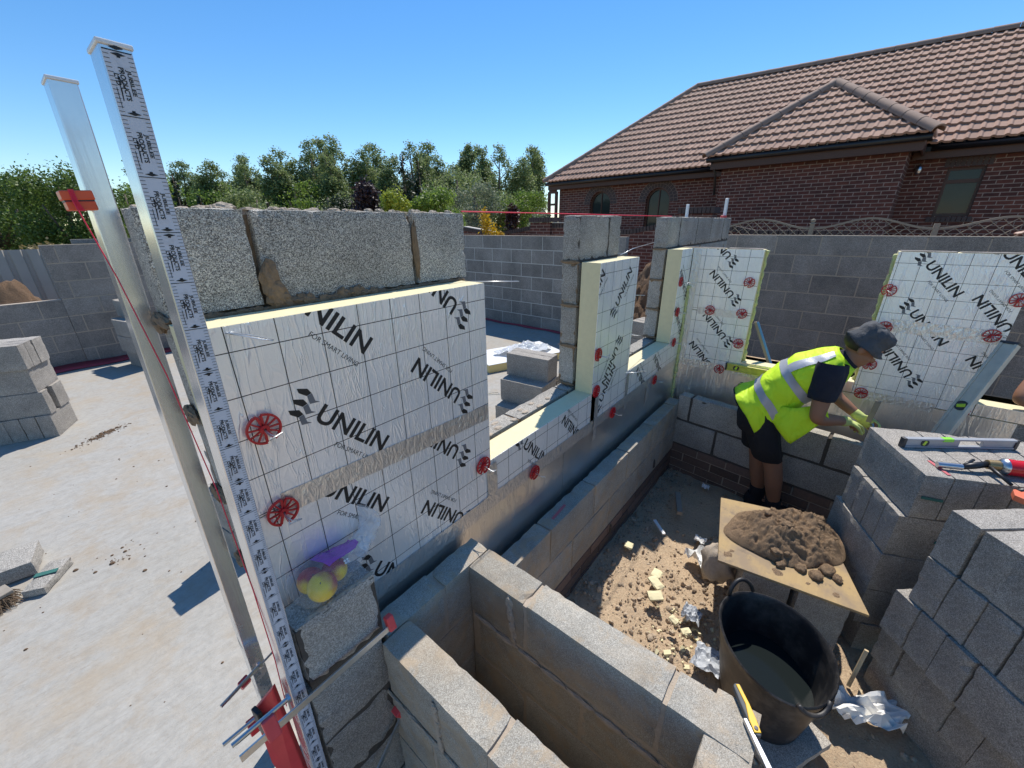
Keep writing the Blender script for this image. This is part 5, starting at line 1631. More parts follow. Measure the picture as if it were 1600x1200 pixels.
# socks, boots, gloves
b = MB()
for an in (V((2.565, -.925, -1.935)), V((2.665, -.81, -1.935))):
    b.loft([ering(an + V((0, .0, -.03)), X_, Y_, .046, .052), ering(an + V((0, .008, .03)), X_, Y_, .046, .048), ering(an + V((0, .012, .075)), X_, Y_, .049, .050), ering(an + V((0, .012, .08)), X_, Y_, .043, .044)], cap=False)
b.build('sock', 'black_cloth', person, smooth=True)
for an, to in ((V((2.565, -.925, -1.935)), V((2.60, -1.10, -1.975))), (V((2.665, -.81, -1.935)), V((2.71, -.98, -1.975)))):
    b = MB(); d = (to - an); d.z = 0; d.normalize(); sd = V((-d.y, d.x, 0)); zz = V((0, 0, 1)); g = an.copy(); g.z = -2.012
    st = [(-.075, .030, .05), (-.06, .040, .085), (-.01, .043, .095), (.05, .044, .075), (.11, .050, .055), (.17, .046, .045), (.205, .028, .035)]
    rs = []
    for a, wd, h in st:
        c = g + d * a
        rs.append([c + sd * wd, c + sd * wd + zz * h * .5, c + sd * wd * .7 + zz * h, c - sd * wd * .7 + zz * h, c - sd * wd + zz * h * .5, c - sd * wd])
    b.loft(rs); b.build('boot', 'black_cloth', person, smooth=True, auto=50)
b = MB(); hand(b, wrR, (.62, -.55, -.28), (.2, -.3, -.9), .45, 1, 1.13); chain(b, [wrR + (elR - wrR).normalized() * .055, wrR, wrR + V((.03, -.02, -.01))], [.038, .034, .034])
remesh(b, .005).build('glove', 'glove_yellow', person, smooth=True)
b = MB(); hand(b, wrL, (-.1, -.85, -.40), (-.9, .1, -.3), .55, -1, 1.13); chain(b, [wrL + (elL - wrL).normalized() * .055, wrL, wrL + V((0, -.03, -.01))], [.037, .033, .033])
remesh(b, .005).build('glove', 'glove_yellow', person, smooth=True)
# the trowel he holds
t = thing('trowel', 'steel pointing tool held upright in the worker\'s gloves', 'trowel', (2.72, -1.27, -1.2))
b = MB(); b.beam((2.71, -1.265, -1.20), (2.70, -1.275, -1.05), .028, .006, (1, 0, 0)); b.build('blade', 'timber_grey', t, bevel=.002)
b = MB(); b.tube([(2.725, -1.285, -1.21), (2.70, -1.315, -1.275)], .013, 10); b.build('handle', 'steel', t, smooth=True)

def bystander(name_label, base, sh, el, wr, hd, hfwd, cloth, sleeve, leg, bare_fore=True, up_to=.63):
    p = thing('person', name_label, 'person', base)
    base = V(base); sh = V(sh); el = V(el); wr = V(wr); hd = V(hd); sh2 = V(leg)
    pel = V((base.x, base.y, base.z + .85)); ch = (sh + sh2) / 2 + V((0, 0, -.05)); axx = (sh2 - sh).normalized()
    b = MB()
    chain(b, [pel, pel.lerp(ch, .5), ch, ch.lerp(hd, .55), hd + V((0, 0, -.08))], [(.16, .12), (.15, .115), (.17, .12), .06, .055])
    chain(b, [sh + axx * .07, sh, sh.lerp(el, .5), el, el.lerp(wr, .35), wr], [.065, .063, .05, .042, .042, .03])
    e2 = sh2 + V((0, 0, -.30)); w2_ = e2 + (V((wr.x, wr.y, 0)) - V((el.x, el.y, 0))).normalized() * .12 + V((0, 0, -.2))
    chain(b, [sh2 - axx * .07, sh2, sh2.lerp(e2, .5), e2, w2_], [.065, .063, .05, .042, .03])
    for sg in (-1, 1):
        h = pel + axx * .085 * sg; k = h + V((0, 0, -.40)); a = V((k.x, k.y, base.z + .07))
        chain(b, [h, h.lerp(k, .5), k, k.lerp(a, .35), a], [.09, .078, .058, .058, .04])
        fv = V(hfwd); fv.z = 0; fv.normalize(); chain(b, [a - fv * .04 + V((0, 0, -.03)), a + fv * .16 + V((0, 0, -.04))], [.036, .03])
    head(b, hd, hfwd, (0, 0, 1))
    hand(b, wr, (wr - el), (0, 0, -1), .3, 1); hand(b, w2_, (w2_ - e2), hfwd, .4, -1)
    remesh(b, .008).build('body', 'skin', p, smooth=True)
    b = MB()
    b.loft([ering(pel + V((0, 0, -.05)), axx, axx.cross(Zv), .19, .15), ering(pel.lerp(ch, .5), axx, axx.cross(Zv), .185, .14), ering(ch, axx, axx.cross(Zv), .21, .14), ering(ch + V((0, 0, .09)), axx, axx.cross(Zv), .17, .10), ering(ch + V((0, 0, .125)), axx, axx.cross(Zv), .085, .075)], cap=False)
    for s0, e0, mx in ((sh, el, up_to), (sh2, e2, .63)):
        a_ = (e0 - s0).normalized(); p1 = a_.orthogonal().normalized(); p2 = a_.cross(p1)
        b.loft([ering(s0.lerp(e0, f), p1, p2, r, r, 20, 1, .1, f) for f, r in ((-.25, .08), (0, .088), (mx * .6, .075), (mx, .068))], cap=False)
    b.build('shirt', cloth, p, smooth=True)
    if sleeve:
        a_ = (wr - el).normalized(); p1 = a_.orthogonal().normalized(); p2 = a_.cross(p1)
        b = MB(); b.loft([ering(el.lerp(wr, f), p1, p2, r, r, 20, 1, .12, f) for f, r in ((-.25, .06), (0, .058), (.4, .052), (.74, .043))], cap=False); b.build('sleeve', sleeve, p, smooth=True)
    b = MB()
    for sg in (-1, 1):
        h = pel + axx * .085 * sg; k = h + V((0, 0, -.42))
        b.loft([ering(h + V((0, 0, .05)), axx, axx.cross(Zv), .115, .14), ering(k + V((0, 0, -.0)), axx, axx.cross(Zv), .085, .09), ering(V((k.x, k.y, base.z + .1)), axx, axx.cross(Zv), .07, .075)], cap=False)
    b.build('trousers', 'black_cloth', p, smooth=True)
    b = MB(); b.blob(hd + V((0, 0, .04)) - V(hfwd).normalized() * .015, (.088, .088, .085), 16, 10); b.build('hair', 'hair', p, smooth=True)
    return p
bystander('worker at the right edge whose bare elbow rests on the cream sill', (3.55, -2.35, -1.8), (3.36, -2.12, -.50), (3.0, -1.86, -.985), (3.02, -2.14, -1.0), (3.55, -2.30, -.20), (-1, .3, -.1), 'black_cloth', None, (3.62, -2.52, -.50))
bystander('worker behind the dark wall, one hand and a bright pink sleeve over its top', (6.55, -2.75, -1.9), (6.42, -2.55, -.45), (6.12, -2.52, -.20), (5.96, -2.26, -.165), (6.60, -2.72, -.10), (-1, .3, 0), 'pink_cloth', 'pink_cloth', (6.72, -2.95, -.45), False)

# ================================================================== HOUSE NEXT DOOR
PH = R(-6)
HN = V((math.cos(PH), math.sin(PH), 0)); HT = V((-math.sin(PH), math.cos(PH), 0))
HO = V((CAM.x, CAM.y, 0))
def HP(s, d, z): return HO + HN * d + HT * s + V((0, 0, z))
house = thing('brick_house', 'dark red brick bungalow with brown tiled roof and projecting hipped bay', 'house', tuple(HP(2, 13, -2)))
def set_uv(o, fn):
    me = o.data; uv = me.uv_layers.new(name='UVMap'); base = V(o['_w'])
    for p in me.polygons:
        nx = p.normal
        for li in p.loop_indices: uv.data[li].uv = fn(base + me.vertices[me.loops[li].vertex_index].co, nx)
def house_uv(p, n):
    q = p - HO
    return (q.dot(HT) if abs(n.dot(HN)) > .5 else q.dot(HN), p.z + .012)
def holed_wall(name, s0, s1, z0, z1, d, thick, holes, mat='house_brick'):
    cu = bpy.data.curves.new('w', 'CURVE'); cu.dimensions = '2D'; cu.fill_mode = 'BOTH'; cu.extrude = thick / 2
    for lp in [[(s0, z0), (s1, z0), (s1, z1), (s0, z1)]] + holes:
        sp = cu.splines.new('POLY'); sp.points.add(len(lp) - 1); sp.use_cyclic_u = True
        for pt, (x, y) in zip(sp.points, lp): pt.co = (x, y, 0, 1)
    me = mesh_eval(bpy.data.objects.new('w', cu))
    b = MB(); b.add([HP(v.co.x, d + thick / 2 - v.co.z, v.co.y) for v in me.vertices], [tuple(p.vertices)[::-1] for p in me.polygons])
    bpy.data.meshes.remove(me); bpy.data.curves.remove(cu)
    o = b.build(name, mat, house); set_uv(o, house_uv); return o
def arch(s0, s1, z0, ztop, n=16, inset=0):
    s0 += inset; s1 -= inset; ztop -= inset; z0 += inset
    r = (s1 - s0) / 2; c = (s0 + s1) / 2; zs = ztop - r
    return [(s0, z0), (s1, z0)] + [(c + r * math.cos(math.pi * k / n), zs + r * math.sin(math.pi * k / n)) for k in range(n + 1)]
A1 = (8.02, 8.84, -.75, .965); A2 = (5.95, 6.74, -.75, .945); WR = (-.37, .17, .02, .93)
holed_wall('main_wall', -9, 10.2, -2.1, 1.28, 12.7, .25, [arch(*A1), arch(*A2), [(WR[0], WR[2]), (WR[1], WR[2]), (WR[1], WR[3]), (WR[0], WR[3])]])
# bay: front and two sides
b = MB()
b.prism([HP(4.22, 11.7, -2.1), HP(.78, 11.7, -2.1), HP(.78, 11.7, 1.36), HP(4.22, 11.7, 1.36)], HN * .2)
b.prism([HP(4.22, 11.9, -2.1), HP(4.22, 12.69, -2.1), HP(4.22, 12.69, 1.36), HP(4.22, 11.9, 1.36)], -HT * .2)
b.prism([HP(.78, 11.9, -2.1), HP(.78, 12.69, -2.1), HP(.78, 12.69, 1.36), HP(.78, 11.9, 1.36)], HT * .2)
set_uv(b.build('bay_wall', 'house_brick', house), house_uv)
b = MB(); b.prism([HP(10.2, 12.96, -2.1), HP(10.2, 19.6, -2.1), HP(10.2, 19.6, 1.28), HP(10.2, 12.96, 1.28)], -HT * .2)
set_uv(b.build('end_wall', 'house_brick', house), house_uv)
# windows
def arched_window(A):
    for lp_in, lp_out in ((arch(*A, inset=.055), arch(*A)),):
        b = MB(); n = len(lp_in)
        rings = [[HP(x, 12.79 + dd, z) for x, z in lp] for dd, lp in ((0, lp_out), (0, lp_in), (.06, lp_in), (.06, lp_out))]
        m = len(lp_in); b.loft([[rings[k][j] for k in range(4)] for j in range(m)] + [[rings[k][0] for k in range(4)]], cap=False)
        c = (A[0] + A[1]) / 2
        b.beam(HP(c, 12.82, A[2]), HP(c, 12.82, A[3] - .03), .03, .03, tuple(HN))
        f = b.build('window', 'brown_upvc', house)
        b = MB(); b.add([HP(x, 12.83, z) for x, z in lp_in], [tuple(range(m))]); b.build('pane', 'window_glass', f)
    # two rings of brick voussoirs
    b = MB(); r = (A[1] - A[0]) / 2; c = (A[0] + A[1]) / 2; zs = A[3] - r
    for ri, cnt in ((0, 15), (1, 19)):
        r0 = r + .012 + ri * .115; r1 = r0 + .102
        for k in range(cnt):
            a0 = math.pi * (k + .07) / cnt; a1 = math.pi * (k + .93) / cnt
            b.prism([HP(c + q * math.cos(a), 12.688, zs + q * math.sin(a)) for q, a in ((r0, a0), (r1, a0), (r1, a1), (r0, a1))], HN * .05)
    b.build('arch_bricks', 'coping_brick', house)
    b = MB(); b.prism([HP(c + q * math.cos(a), 12.693, zs + q * math.sin(a)) for q, a in [(r + .005, math.pi * k / 20) for k in range(21)] + [(r + .245, math.pi * k / 20) for k in range(20, -1, -1)]], HN * .02)
    b.build('arch_mortar', 'mortar_house', house)
arched_window(A1); arched_window(A2)
s0, s1, z0, z1 = WR
b = MB(); zt = .64
for (a, c, e, g) in ((s0, z0, s0 + .05, z1), (s1 - .05, z0, s1, z1)): b.prism([HP(a, 12.78, c), HP(e, 12.78, c), HP(e, 12.78, g), HP(a, 12.78, g)], HN * .06)
for (c, g) in ((z0, z0 + .06), (zt, zt + .07), (z1 - .05, z1)): b.prism([HP(s0 + .05, 12.782, c), HP(s1 - .05, 12.782, c), HP(s1 - .05, 12.782, g), HP(s0 + .05, 12.782, g)], HN * .056)
f = b.build('window', 'brown_upvc', house)
for c, g in ((z0 + .06, zt), (zt + .07, z1 - .05)):
    b = MB(); b.add([HP(s0 + .05, 12.81, c), HP(s1 - .05, 12.81, c), HP(s1 - .05, 12.81, g), HP(s0 + .05, 12.81, g)], [(0, 1, 2, 3)]); b.build('pane', 'window_glass', f)
b = MB()
for k in range(9):
    x = s0 - .06 + k * .075; b.prism([HP(x, 12.69, z1 + .01), HP(x + .064, 12.69, z1 + .01), HP(x + .064, 12.69, z1 + .225), HP(x, 12.69, z1 + .225)], HN * .03)
b.build('lintel_bricks', 'coping_brick', house); b = MB()
for k in range(9):
    x = s0 - .06 + k * .075; b.prism([HP(x, 12.67, z0 - .11), HP(x + .064, 12.67, z0 - .11), HP(x + .064, 12.67, z0 - .01), HP(x, 12.67, z0 - .01)], HN * .05)
b.build('sill_bricks', 'coping_brick', house)
# roof
def tiles(b, P0, e, up, width, rows, gauge, lims, tw=.17):
    """P0 lower left corner on the roof plane; e along the eave, up the slope; lims(v) -> (x0, x1)"""
    e = V(e).normalized(); up = V(up).normalized(); n = e.cross(up).normalized()
    if n.z < 0: n = -n
    prof = [(0, .004), (.055, .030), (.10, .030), (.145, .010), (.30, .002)]
    for r in range(rows):
        v0, v1 = r * gauge, (r + 1) * gauge + .02
        a0, a1 = lims(v0); c0, c1 = lims(v1)
        x = math.floor(a0 / tw) * tw - (0 if r % 2 == 0 else 0)
        while x < a1:
            lo = []; hi = []
            for px, ph in prof:
                xx = x + px / .30 * tw
                xl = min(max(xx, a0), a1); xh = min(max(xx, c0), max(c1, c0))
                lo.append(P0 + e * xl + up * v0 + n * (ph + .050)); hi.append(P0 + e * xh + up * v1 + n * (ph + .006))
            if (lo[-1] - lo[0]).length > .02:
                bt = [p - n * .044 for p in lo]
                b.add(bt + lo + hi, [(i, i + 1, i + 6, i + 5) for i in range(4)] + [(5 + i, 6 + i, 11 + i, 10 + i) for i in range(4)])
            x += tw
EZ, RZ0 = 1.34, 4.17
e0 = HP(10.64, 12.35, EZ); rl = HP(7.15, 16.3, RZ0)
run = 3.95; rise = RZ0 - EZ; SL = math.hypot(run, rise); upv = (HN * run + V((0, 0, rise))).normalized()
W = 20.6
b = MB()
for i in range(20):
    fa, fb = i / 20, (i + 1) / 20; q0 = lambda f, s_, d_, z_: HP(s_[0] + (s_[1] - s_[0]) * f, d_, z_)
    b.prism([q0(fa, (10.6, -10), 12.38, EZ - .03), q0(fb, (10.6, -10), 12.38, EZ - .03), q0(fb, (7.15, -10), 16.3, RZ0 - .08), q0(fa, (7.15, -10), 16.3, RZ0 - .08)], (0, 0, -.08))
b.prism([HP(10.6, 12.38, EZ - .02), HP(7.15, 16.3, RZ0 - .03), HP(10.6, 20.2, EZ - .02)], (0, 0, -.08))
b.prism([HP(10.6, 20.2, EZ - .02), HP(7.15, 16.3, RZ0 - .03), HP(-10, 16.3, RZ0 - .03), HP(-10, 20.2, EZ - .02)], (0, 0, -.08))
def warp_roof(p):
    q = p - HO; s_, d_ = q.dot(HT), q.dot(HN); f_ = max(0, 1 - abs(d_ - 16.3) / 3.95)
    return p + V((0, 0, (.115 - .0415 * (7.15 - s_)) * f_))
b.v = [warp_roof(p) for p in b.v]
roof = b.build('roof', 'gutter_black', house)
b = MB(); tiles(b, e0, -HT, upv, W, 15, SL / 15, lambda v: (3.49 * min(1, v / SL), W))
b.v = [warp_roof(p) for p in b.v]
b.build('tile_courses', 'roof_tile', roof)
def ridge(pts, name='ridge_tiles', r=.11):
    b = MB(); 
    for p, q in zip(pts, pts[1:]):
        p, q = V(p), V(q); L = (q - p).length; k = max(1, int(L / .42)); d = (q - p) / L; sd = d.cross(Zv).normalized(); uu = sd.cross(d)
        for i in range(k):
            a = p + d * (L * i / k); c = p + d * (L * (i + 1) / k - .006)
            rg = [[o + sd * r * rr * math.cos(t_) + uu * (r * .85 * rr * math.sin(t_) - .02) for t_ in [math.pi * j / 8 for j in range(9)]] for o, rr in ((a, 1.06), (c, 1.0))]
            b.loft([rg[0] + [g - uu * .03 for g in rg[0][::-1]], rg[1] + [g - uu * .03 for g in rg[1][::-1]]])
    return b.build(name, 'ridge_tile', roof, smooth=True, auto=40)
ridge([HP(10.68, 12.32, EZ + .05), warp_roof(rl + V((0, 0, .05))), warp_roof(HP(-10, 16.3, RZ0 + .05))])
# bay roof
BZ = 1.43; ap = HP(2.56, 13.4, 2.93); bl_, br_ = HP(4.5, 11.35, BZ), HP(.52, 11.35, BZ); bk = HP(2.56, 14.62, 2.93)
vl, vr = HP(4.5, 12.45, BZ), HP(.52, 12.45, BZ)
b = MB(); b.add([bl_, br_, ap, bk, vl, vr], [(0, 1, 2), (0, 2, 3, 4), (1, 5, 3, 2), (0, 4, 5, 1)])
b.v = [p - V((0, 0, .03)) for p in b.v]
broof = b.build('bay_roof', 'gutter_black', house)
b = MB(); run2 = 2.05; rise2 = 1.5; SL2 = math.hypot(run2, rise2); up2 = (HN * run2 + V((0, 0, rise2))).normalized()
tiles(b, bl_, -HT, up2, 3.98, 8, SL2 / 8, lambda v: (1.94 * min(1, v / SL2), 3.98 - 2.04 * min(1, v / SL2)))
# sides
for base, ax_, top, w_s in ((br_, HN, -HT * -1, 1),):
    upr = (HT * 2.04 + V((0, 0, rise2))).normalized(); SLr = math.hypot(2.04, rise2)
    tiles(b, br_, HN, upr, 1.1, 8, SLr / 8, lambda v: (2.05 * v / SLr, 1.1 + 2.15 * v / SLr))
upl = (-HT * 1.94 + V((0, 0, rise2))).normalized(); SLl = math.hypot(1.94, rise2)
tiles(b, vl, -HN, upl, 1.1, 8, SLl / 8, lambda v: (-2.15 * v / SLl, 1.1 - 2.05 * v / SLl))
b.build('tile_courses', 'roof_tile', broof)
rt = []
roof_main = roof; roof = broof
ridge([HP(4.55, 11.30, BZ + .04), ap + V((0, 0, .06))]); ridge([HP(.44, 11.27, BZ + .04), ap + V((0, 0, .06))], r=.11); ridge([ap + V((0, 0, .06)), bk + V((0, 0, .06))])
roof = roof_main
# fascia, soffit, gutter
b = MB()
b.prism([HP(10.55, 12.45, 1.10), HP(4.25, 12.45, 1.10), HP(4.25, 12.45, 1.27), HP(10.55, 12.45, 1.27)], HN * .03)
b.prism([HP(.75, 12.45, 1.10), HP(-9, 12.45, 1.10), HP(-9, 12.45, 1.27), HP(.75, 12.45, 1.27)], HN * .03)
b.prism([HP(4.42, 11.45, 1.17), HP(.58, 11.45, 1.17), HP(.58, 11.45, 1.36), HP(4.42, 11.45, 1.36)], HN * .03)
b.prism([HP(.585, 11.49, 1.172), HP(.585, 12.44, 1.172), HP(.585, 12.44, 1.36), HP(.585, 11.49, 1.36)], HT * .03)
b.prism([HP(4.415, 11.49, 1.172), HP(4.415, 12.44, 1.172), HP(4.415, 12.44, 1.36), HP(4.415, 11.49, 1.36)], -HT * .03)
b.build('fascia', 'brown_upvc', house)
b = MB()
b.prism([HP(10.5, 12.49, 1.105), HP(4.3, 12.49, 1.105), HP(4.3, 12.695, 1.105), HP(10.5, 12.695, 1.105)], (0, 0, .015))
b.prism([HP(.7, 12.49, 1.105), HP(-9, 12.49, 1.105), HP(-9, 12.695, 1.105), HP(.7, 12.695, 1.105)], (0, 0, .015))
b.prism([HP(4.38, 11.49, 1.18), HP(.62, 11.49, 1.18), HP(.62, 11.695, 1.18), HP(4.38, 11.695, 1.18)], (0, 0, .015))
b.build('soffit', 'brown_upvc', house)
b = MB()
for p, q in ((HP(10.6, 12.38, 1.285), HP(4.45, 12.38, 1.285)), (HP(.5, 12.38, 1.285), HP(-9, 12.38, 1.285)), (HP(4.5, 11.38, 1.375), HP(.5, 11.38, 1.375))):
    b.tube([p, q], .058, 10)
b.build('gutter', 'gutter_black', house, smooth=True)
b = MB(); b.tube([HP(4.42, 12.40, 1.26), HP(4.36, 12.58, 1.02), HP(4.36, 12.62, -2)], .036, 8); b.tube([HP(4.40, 11.45, 1.34), HP(4.34, 11.62, 1.1), HP(4.30, 11.66, .6)], .03, 8); b.build('downpipe', 'gutter_black', house, smooth=True)
lt = MB(); lt.lathe([(.03, -.09), (.05, -.06), (.06, .04), (.03, .07), (.005, .10)], HP(.60, 12.60, .93), None, 12, cap=True); lamp = lt.build('wall_lamp', 'steel', house, smooth=True)
lt = MB(); lt.obox(HP(.60, 12.66, .98), (.03, .03, .10)); lt.build('bracket', 'dark_steel', lamp)
b = MB()
for s_ in (10.28, 10.62): b.obox(HP(s_, 12.62, -.4), (.09, .09, 2.9))
b.beam(HP(10.28, 12.62, .62), HP(10.62, 12.62, .62), .05, .07); b.beam(HP(10.28, 12.62, 1.05), HP(10.62, 12.62, 1.05), .07, .12); b.beam(HP(10.28, 12.62, .1), HP(10.62, 12.62, .1), .05, .07)
pf = b.build('porch_frame', 'brown_upvc', house)
b = MB(); b.add([HP(10.32, 12.63, -1.8), HP(10.58, 12.63, -1.8), HP(10.58, 12.63, 1.0), HP(10.32, 12.63, 1.0)], [(0, 1, 2, 3)]); b.build('pane', 'bag_film', pf)

# ------------------------------------------------------------------ garden wall with dipping coping
gw = thing('garden_wall', 'red brick garden wall with dipping brick on edge coping and square piers', 'wall', (9, 5, -2))
prof = [(12, .06), (8.6, -.12), (7.27, -.285), (5.92, -.085), (5.32, -.05), (4.9, -.04), (4.1, -.22), (3.14, -.185), (2.52, -.08), (1.95, .0), (1.45, -.02), (.6, -.2), (-1.0, -.2)]
b = MB(); b.prism([(9, y, z - .10) for y, z in prof] + [(9, -1, -2.1), (9, 12, -2.1)], (.215, 0, 0))
def wuv(p, n): return (p.y if abs(n.x) > .5 else p.x, p.z)
set_uv(b.build('brickwork', 'house_brick', gw), wuv)
b = MB()
for (y0, z0), (y1, z1) in zip(prof, prof[1:]):
    L = math.hypot(y1 - y0, z1 - z0); k = int(L / .078); m = rotm(0, 0, -math.atan2(z1 - z0, y0 - y1))
    for i in range(k):
        u = (i + .5) / k; b.obox((9.107, y0 + (y1 - y0) * u, z0 + (z1 - z0) * u - .047), (.24, .062, .10), m)
b.build('coping', 'coping_brick', gw)
for y0, zt in ((5.62, .11), (1.72, .24)):
    b = MB(); b.box((8.9, y0 - .32, -2.1), (9.32, y0 + .32, zt - .12)); set_uv(b.build('pier', 'house_brick', gw), wuv)
    b = MB()
    for i in range(9): b.box((8.86, y0 - .36 + i * .08, zt - .11), (9.36, y0 - .36 + i * .08 + .066, zt))
    b.build('pier_cap', 'coping_brick', gw)
b = MB(); b.prism([(9.0, 8.6, -.112), (9.0, 7.35, -.268), (9.0, 7.35, -.245), (9.0, 8.6, -.088)], (.2, 0, 0)); b.box((8.96, 4.75, -.03), (9.3, 5.28, -.005)); b.build('stone_cap', 'stone_coping', gw)

# ------------------------------------------------------------------ trellis fence
TXX = 8.0
def trellis(y0, y1, lab):
    t = thing('trellis_panel', lab, 'fence panel', (TXX, (y0 + y1) / 2, -1.95), 'arched trellis panels')
    W = abs(y1 - y0); yc = (y0 + y1) / 2
    def top(y): u = (y - yc) / W * 2; return -.145 + .14 * (math.cos(math.pi * u) * .5 + .5)
    ys = [y0 + (y1 - y0) * i / 24 for i in range(25)]
    b = MB(); b.loft([[V((TXX - .02, y, top(y) - .02)), V((TXX + .02, y, top(y) - .02)), V((TXX + .02, y, top(y) + .008)), V((TXX - .02, y, top(y) + .008))] for y in ys]); b.build('top_rail', 'trellis_wood', t)
    b = MB(); zb = -.62
    b.beam((TXX, y0, zb), (TXX, y1, zb), .03, .04)
    step = .135
    for sg in (1, -1):
        k = -12
        while k < 24:
            ys_ = min(y0, y1) + k * step; seg = []
            for i in range(41):
                u = i / 40 * .7; y = ys_ + sg * u * 1.15; z = zb + u
                if min(y0, y1) + .01 < y < max(y0, y1) - .01 and z < top(y) - .01: seg.append(V((TXX + .006 * sg, y, z)))
            if len(seg) > 1 and (seg[-1] - seg[0]).length > .03: b.beam(seg[0], seg[-1], .008, .016, (1, 0, 0))
            k += 1
    b.build('lattice', 'trellis_wood', t)
    b = MB(); n = int(W / .1)
    for i in range(n): b.box((TXX - .01, min(y0, y1) + i * W / n + .003, -1.95), (TXX + .01, min(y0, y1) + (i + 1) * W / n - .003, zb - .025))
    b.build('boards', 'trellis_wood', t)
trellis(1.07, -.33, 'arched trellis panel furthest left behind the dark block wall')
trellis(-.40, -1.76, 'arched trellis panel in the middle, below the house bay corner')
trellis(-1.83, -3.2, 'arched trellis panel at the right, in front of the house window')
for y, fin, lab in ((1.10, 0, 'trellis post hidden by the corner pier'), (-.365, 1, 'trellis post topped with a round ball finial'), (-1.795, 0, 'plain square trellis post left of the house window'), (-3.24, 0, 'trellis post beyond the right edge')):
    t = thing('fence_post', lab, 'fence post', (TXX, y, -1.95)); b = MB(); b.box((TXX - .035, y - .03, -1.95), (TXX + .035, y + .03, -.085 if fin else -.09)); b.build('post', 'trellis_wood', t, bevel=.003)
    if fin:
        b = MB(); b.lathe([(.045, -.085), (.045, -.075), (.018, -.068), (.032, -.05), (.036, -.035), (.028, -.018), (.006, -.008)], (TXX, y, 0), None, 14, cap=True); b.build('finial', 'trellis_wood', t, smooth=True)

# ------------------------------------------------------------------ soil heaps and steel sheeting
def heap(name, label, c, rx, ry, h, seed, mat='mound_soil', cat='soil heap', n=70):
    b = MB(); vs = []; idx = {}; fs = []
    for j in range(n + 1):
        for i in range(n + 1):
            u, v = (i / n - .5) * 2.2, (j / n - .5) * 2.2; r = math.hypot(u, v); q = V((u * 2.2, v * 2.2, seed))
            e = 1 - r + .25 * noise.noise(q)
            if e < -.05: continue
            z = h * max(0, min(1, e * 1.3)) ** .9 + .10 * h * noise.noise(q * 3) + .07 * h * noise.noise(q * 8) + .04 * h * noise.noise(q * 18)
            idx[(i, j)] = len(vs); vs.append((c[0] + u * rx, c[1] + v * ry, c[2] + z))
    for j in range(n):
        for i in range(n):
            ks = [(i, j), (i + 1, j), (i + 1, j + 1), (i, j + 1)]
            if all(k in idx for k in ks): fs.append(tuple(idx[k] for k in ks))
    b.add(vs, fs); return tag(b.build(name, mat, smooth=True), label, cat)
heap('soil_mound', 'brown soil mound seen between the pier and the corner boards', (6.75, 1.15, -1.95), 1.0, 1.1, 1.55, 2.2)
heap('soil_mound', 'dry soil mound behind the low wall at the left edge', (-.85, 8.6, -2.0), 1.25, 1.1, 1.34, 7.7)
t = thing('steel_fence', 'weathered corrugated steel sheeting behind the soil mound at left', 'fence', (-1, 10, -2))
for x0, x1, zt in ((-3.2, -1.02, -.42), (-.98, .45, -.36)):
    b = MB(); vs = []; xs = []
    pat = [(0, 0), (.05, 0), (.07, .035), (.11, .035), (.13, 0), (.20, 0)]
    x = x0
    while x < x1:
        for px, py in pat[:-1]: xs.append((min(x + px, x1), py))
        x += .20
    rings = [[V((x, 10 + y + .02, -2.05)), V((x, 10 + y, zt)), V((x, 10.004 + y, zt)), V((x, 10.024 + y, -2.05))] for x, y in xs]
    b.loft(rings); b.build('sheet', 'corrugated_steel', t)
b = MB(); b.box((-1.04, 10.05, -2.05), (-.96, 10.13, -.40)); b.box((.40, 10.05, -2.05), (.48, 10.13, -.36)); b.build('post', 'corrugated_steel', t)

# ================================================================== TREES
def leaves(b, clumps, n, size, rnd, shell=.55, aspect=1.6, up=.3):
    tot = sum(c[1][0] * c[1][1] + c[1][0] * c[1][2] for c in clumps)
    for c, r in clumps:
        k = int(n * (r[0] * r[1] + r[0] * r[2]) / tot)
        for _ in range(k):
            d = V((rnd.gauss(0, 1), rnd.gauss(0, 1), rnd.gauss(0, 1))).normalized()
            f = rnd.uniform(shell, 1) ** .7 * (1 + .24 * rnd.gauss(0, 1))
            p = V((c[0] + d.x * r[0] * f, c[1] + d.y * r[1] * f, c[2] + d.z * r[2] * f))
            nrm = (d * .6 + V((rnd.gauss(0, 1), rnd.gauss(0, 1), rnd.gauss(0, 1))) * .75 + V((0, 0, up))).normalized()
            a = nrm.orthogonal().normalized(); a = Matrix.Rotation(rnd.random() * 6.28, 3, nrm) @ a; bb = nrm.cross(a)
            s = size * rnd.uniform(.6, 1.25); w_ = s / aspect
            b.add([p - a * s * .5, p + bb * w_ * .5 - a * s * .05, p + a * s * .5, p - bb * w_ * .5 - a * s * .05], [(0, 1, 2, 3)])
def tree(name, label, cat, loc, clumps, n, size, leafm, trunk, group=None, seed=1, shell=.5, up=.3):
    rnd = random.Random(seed)
    t = thing(name, label, cat, (0, 0, 0), group)
    b = MB(); leaves(b, clumps, n, size, rnd, shell, up=up); b.build('crown', leafm, t)
    b = MB()
    for pts, rr in trunk: b.tube(pts, rr, 7)
    b.build('trunk', 'bark', t, smooth=True)
    t.location = loc; t['_w'] = tuple(loc)
    return t
def at(az, D, z=-2.16): return (CAM.x + D * math.cos(R(az)), CAM.y + D * math.sin(R(az)), z)
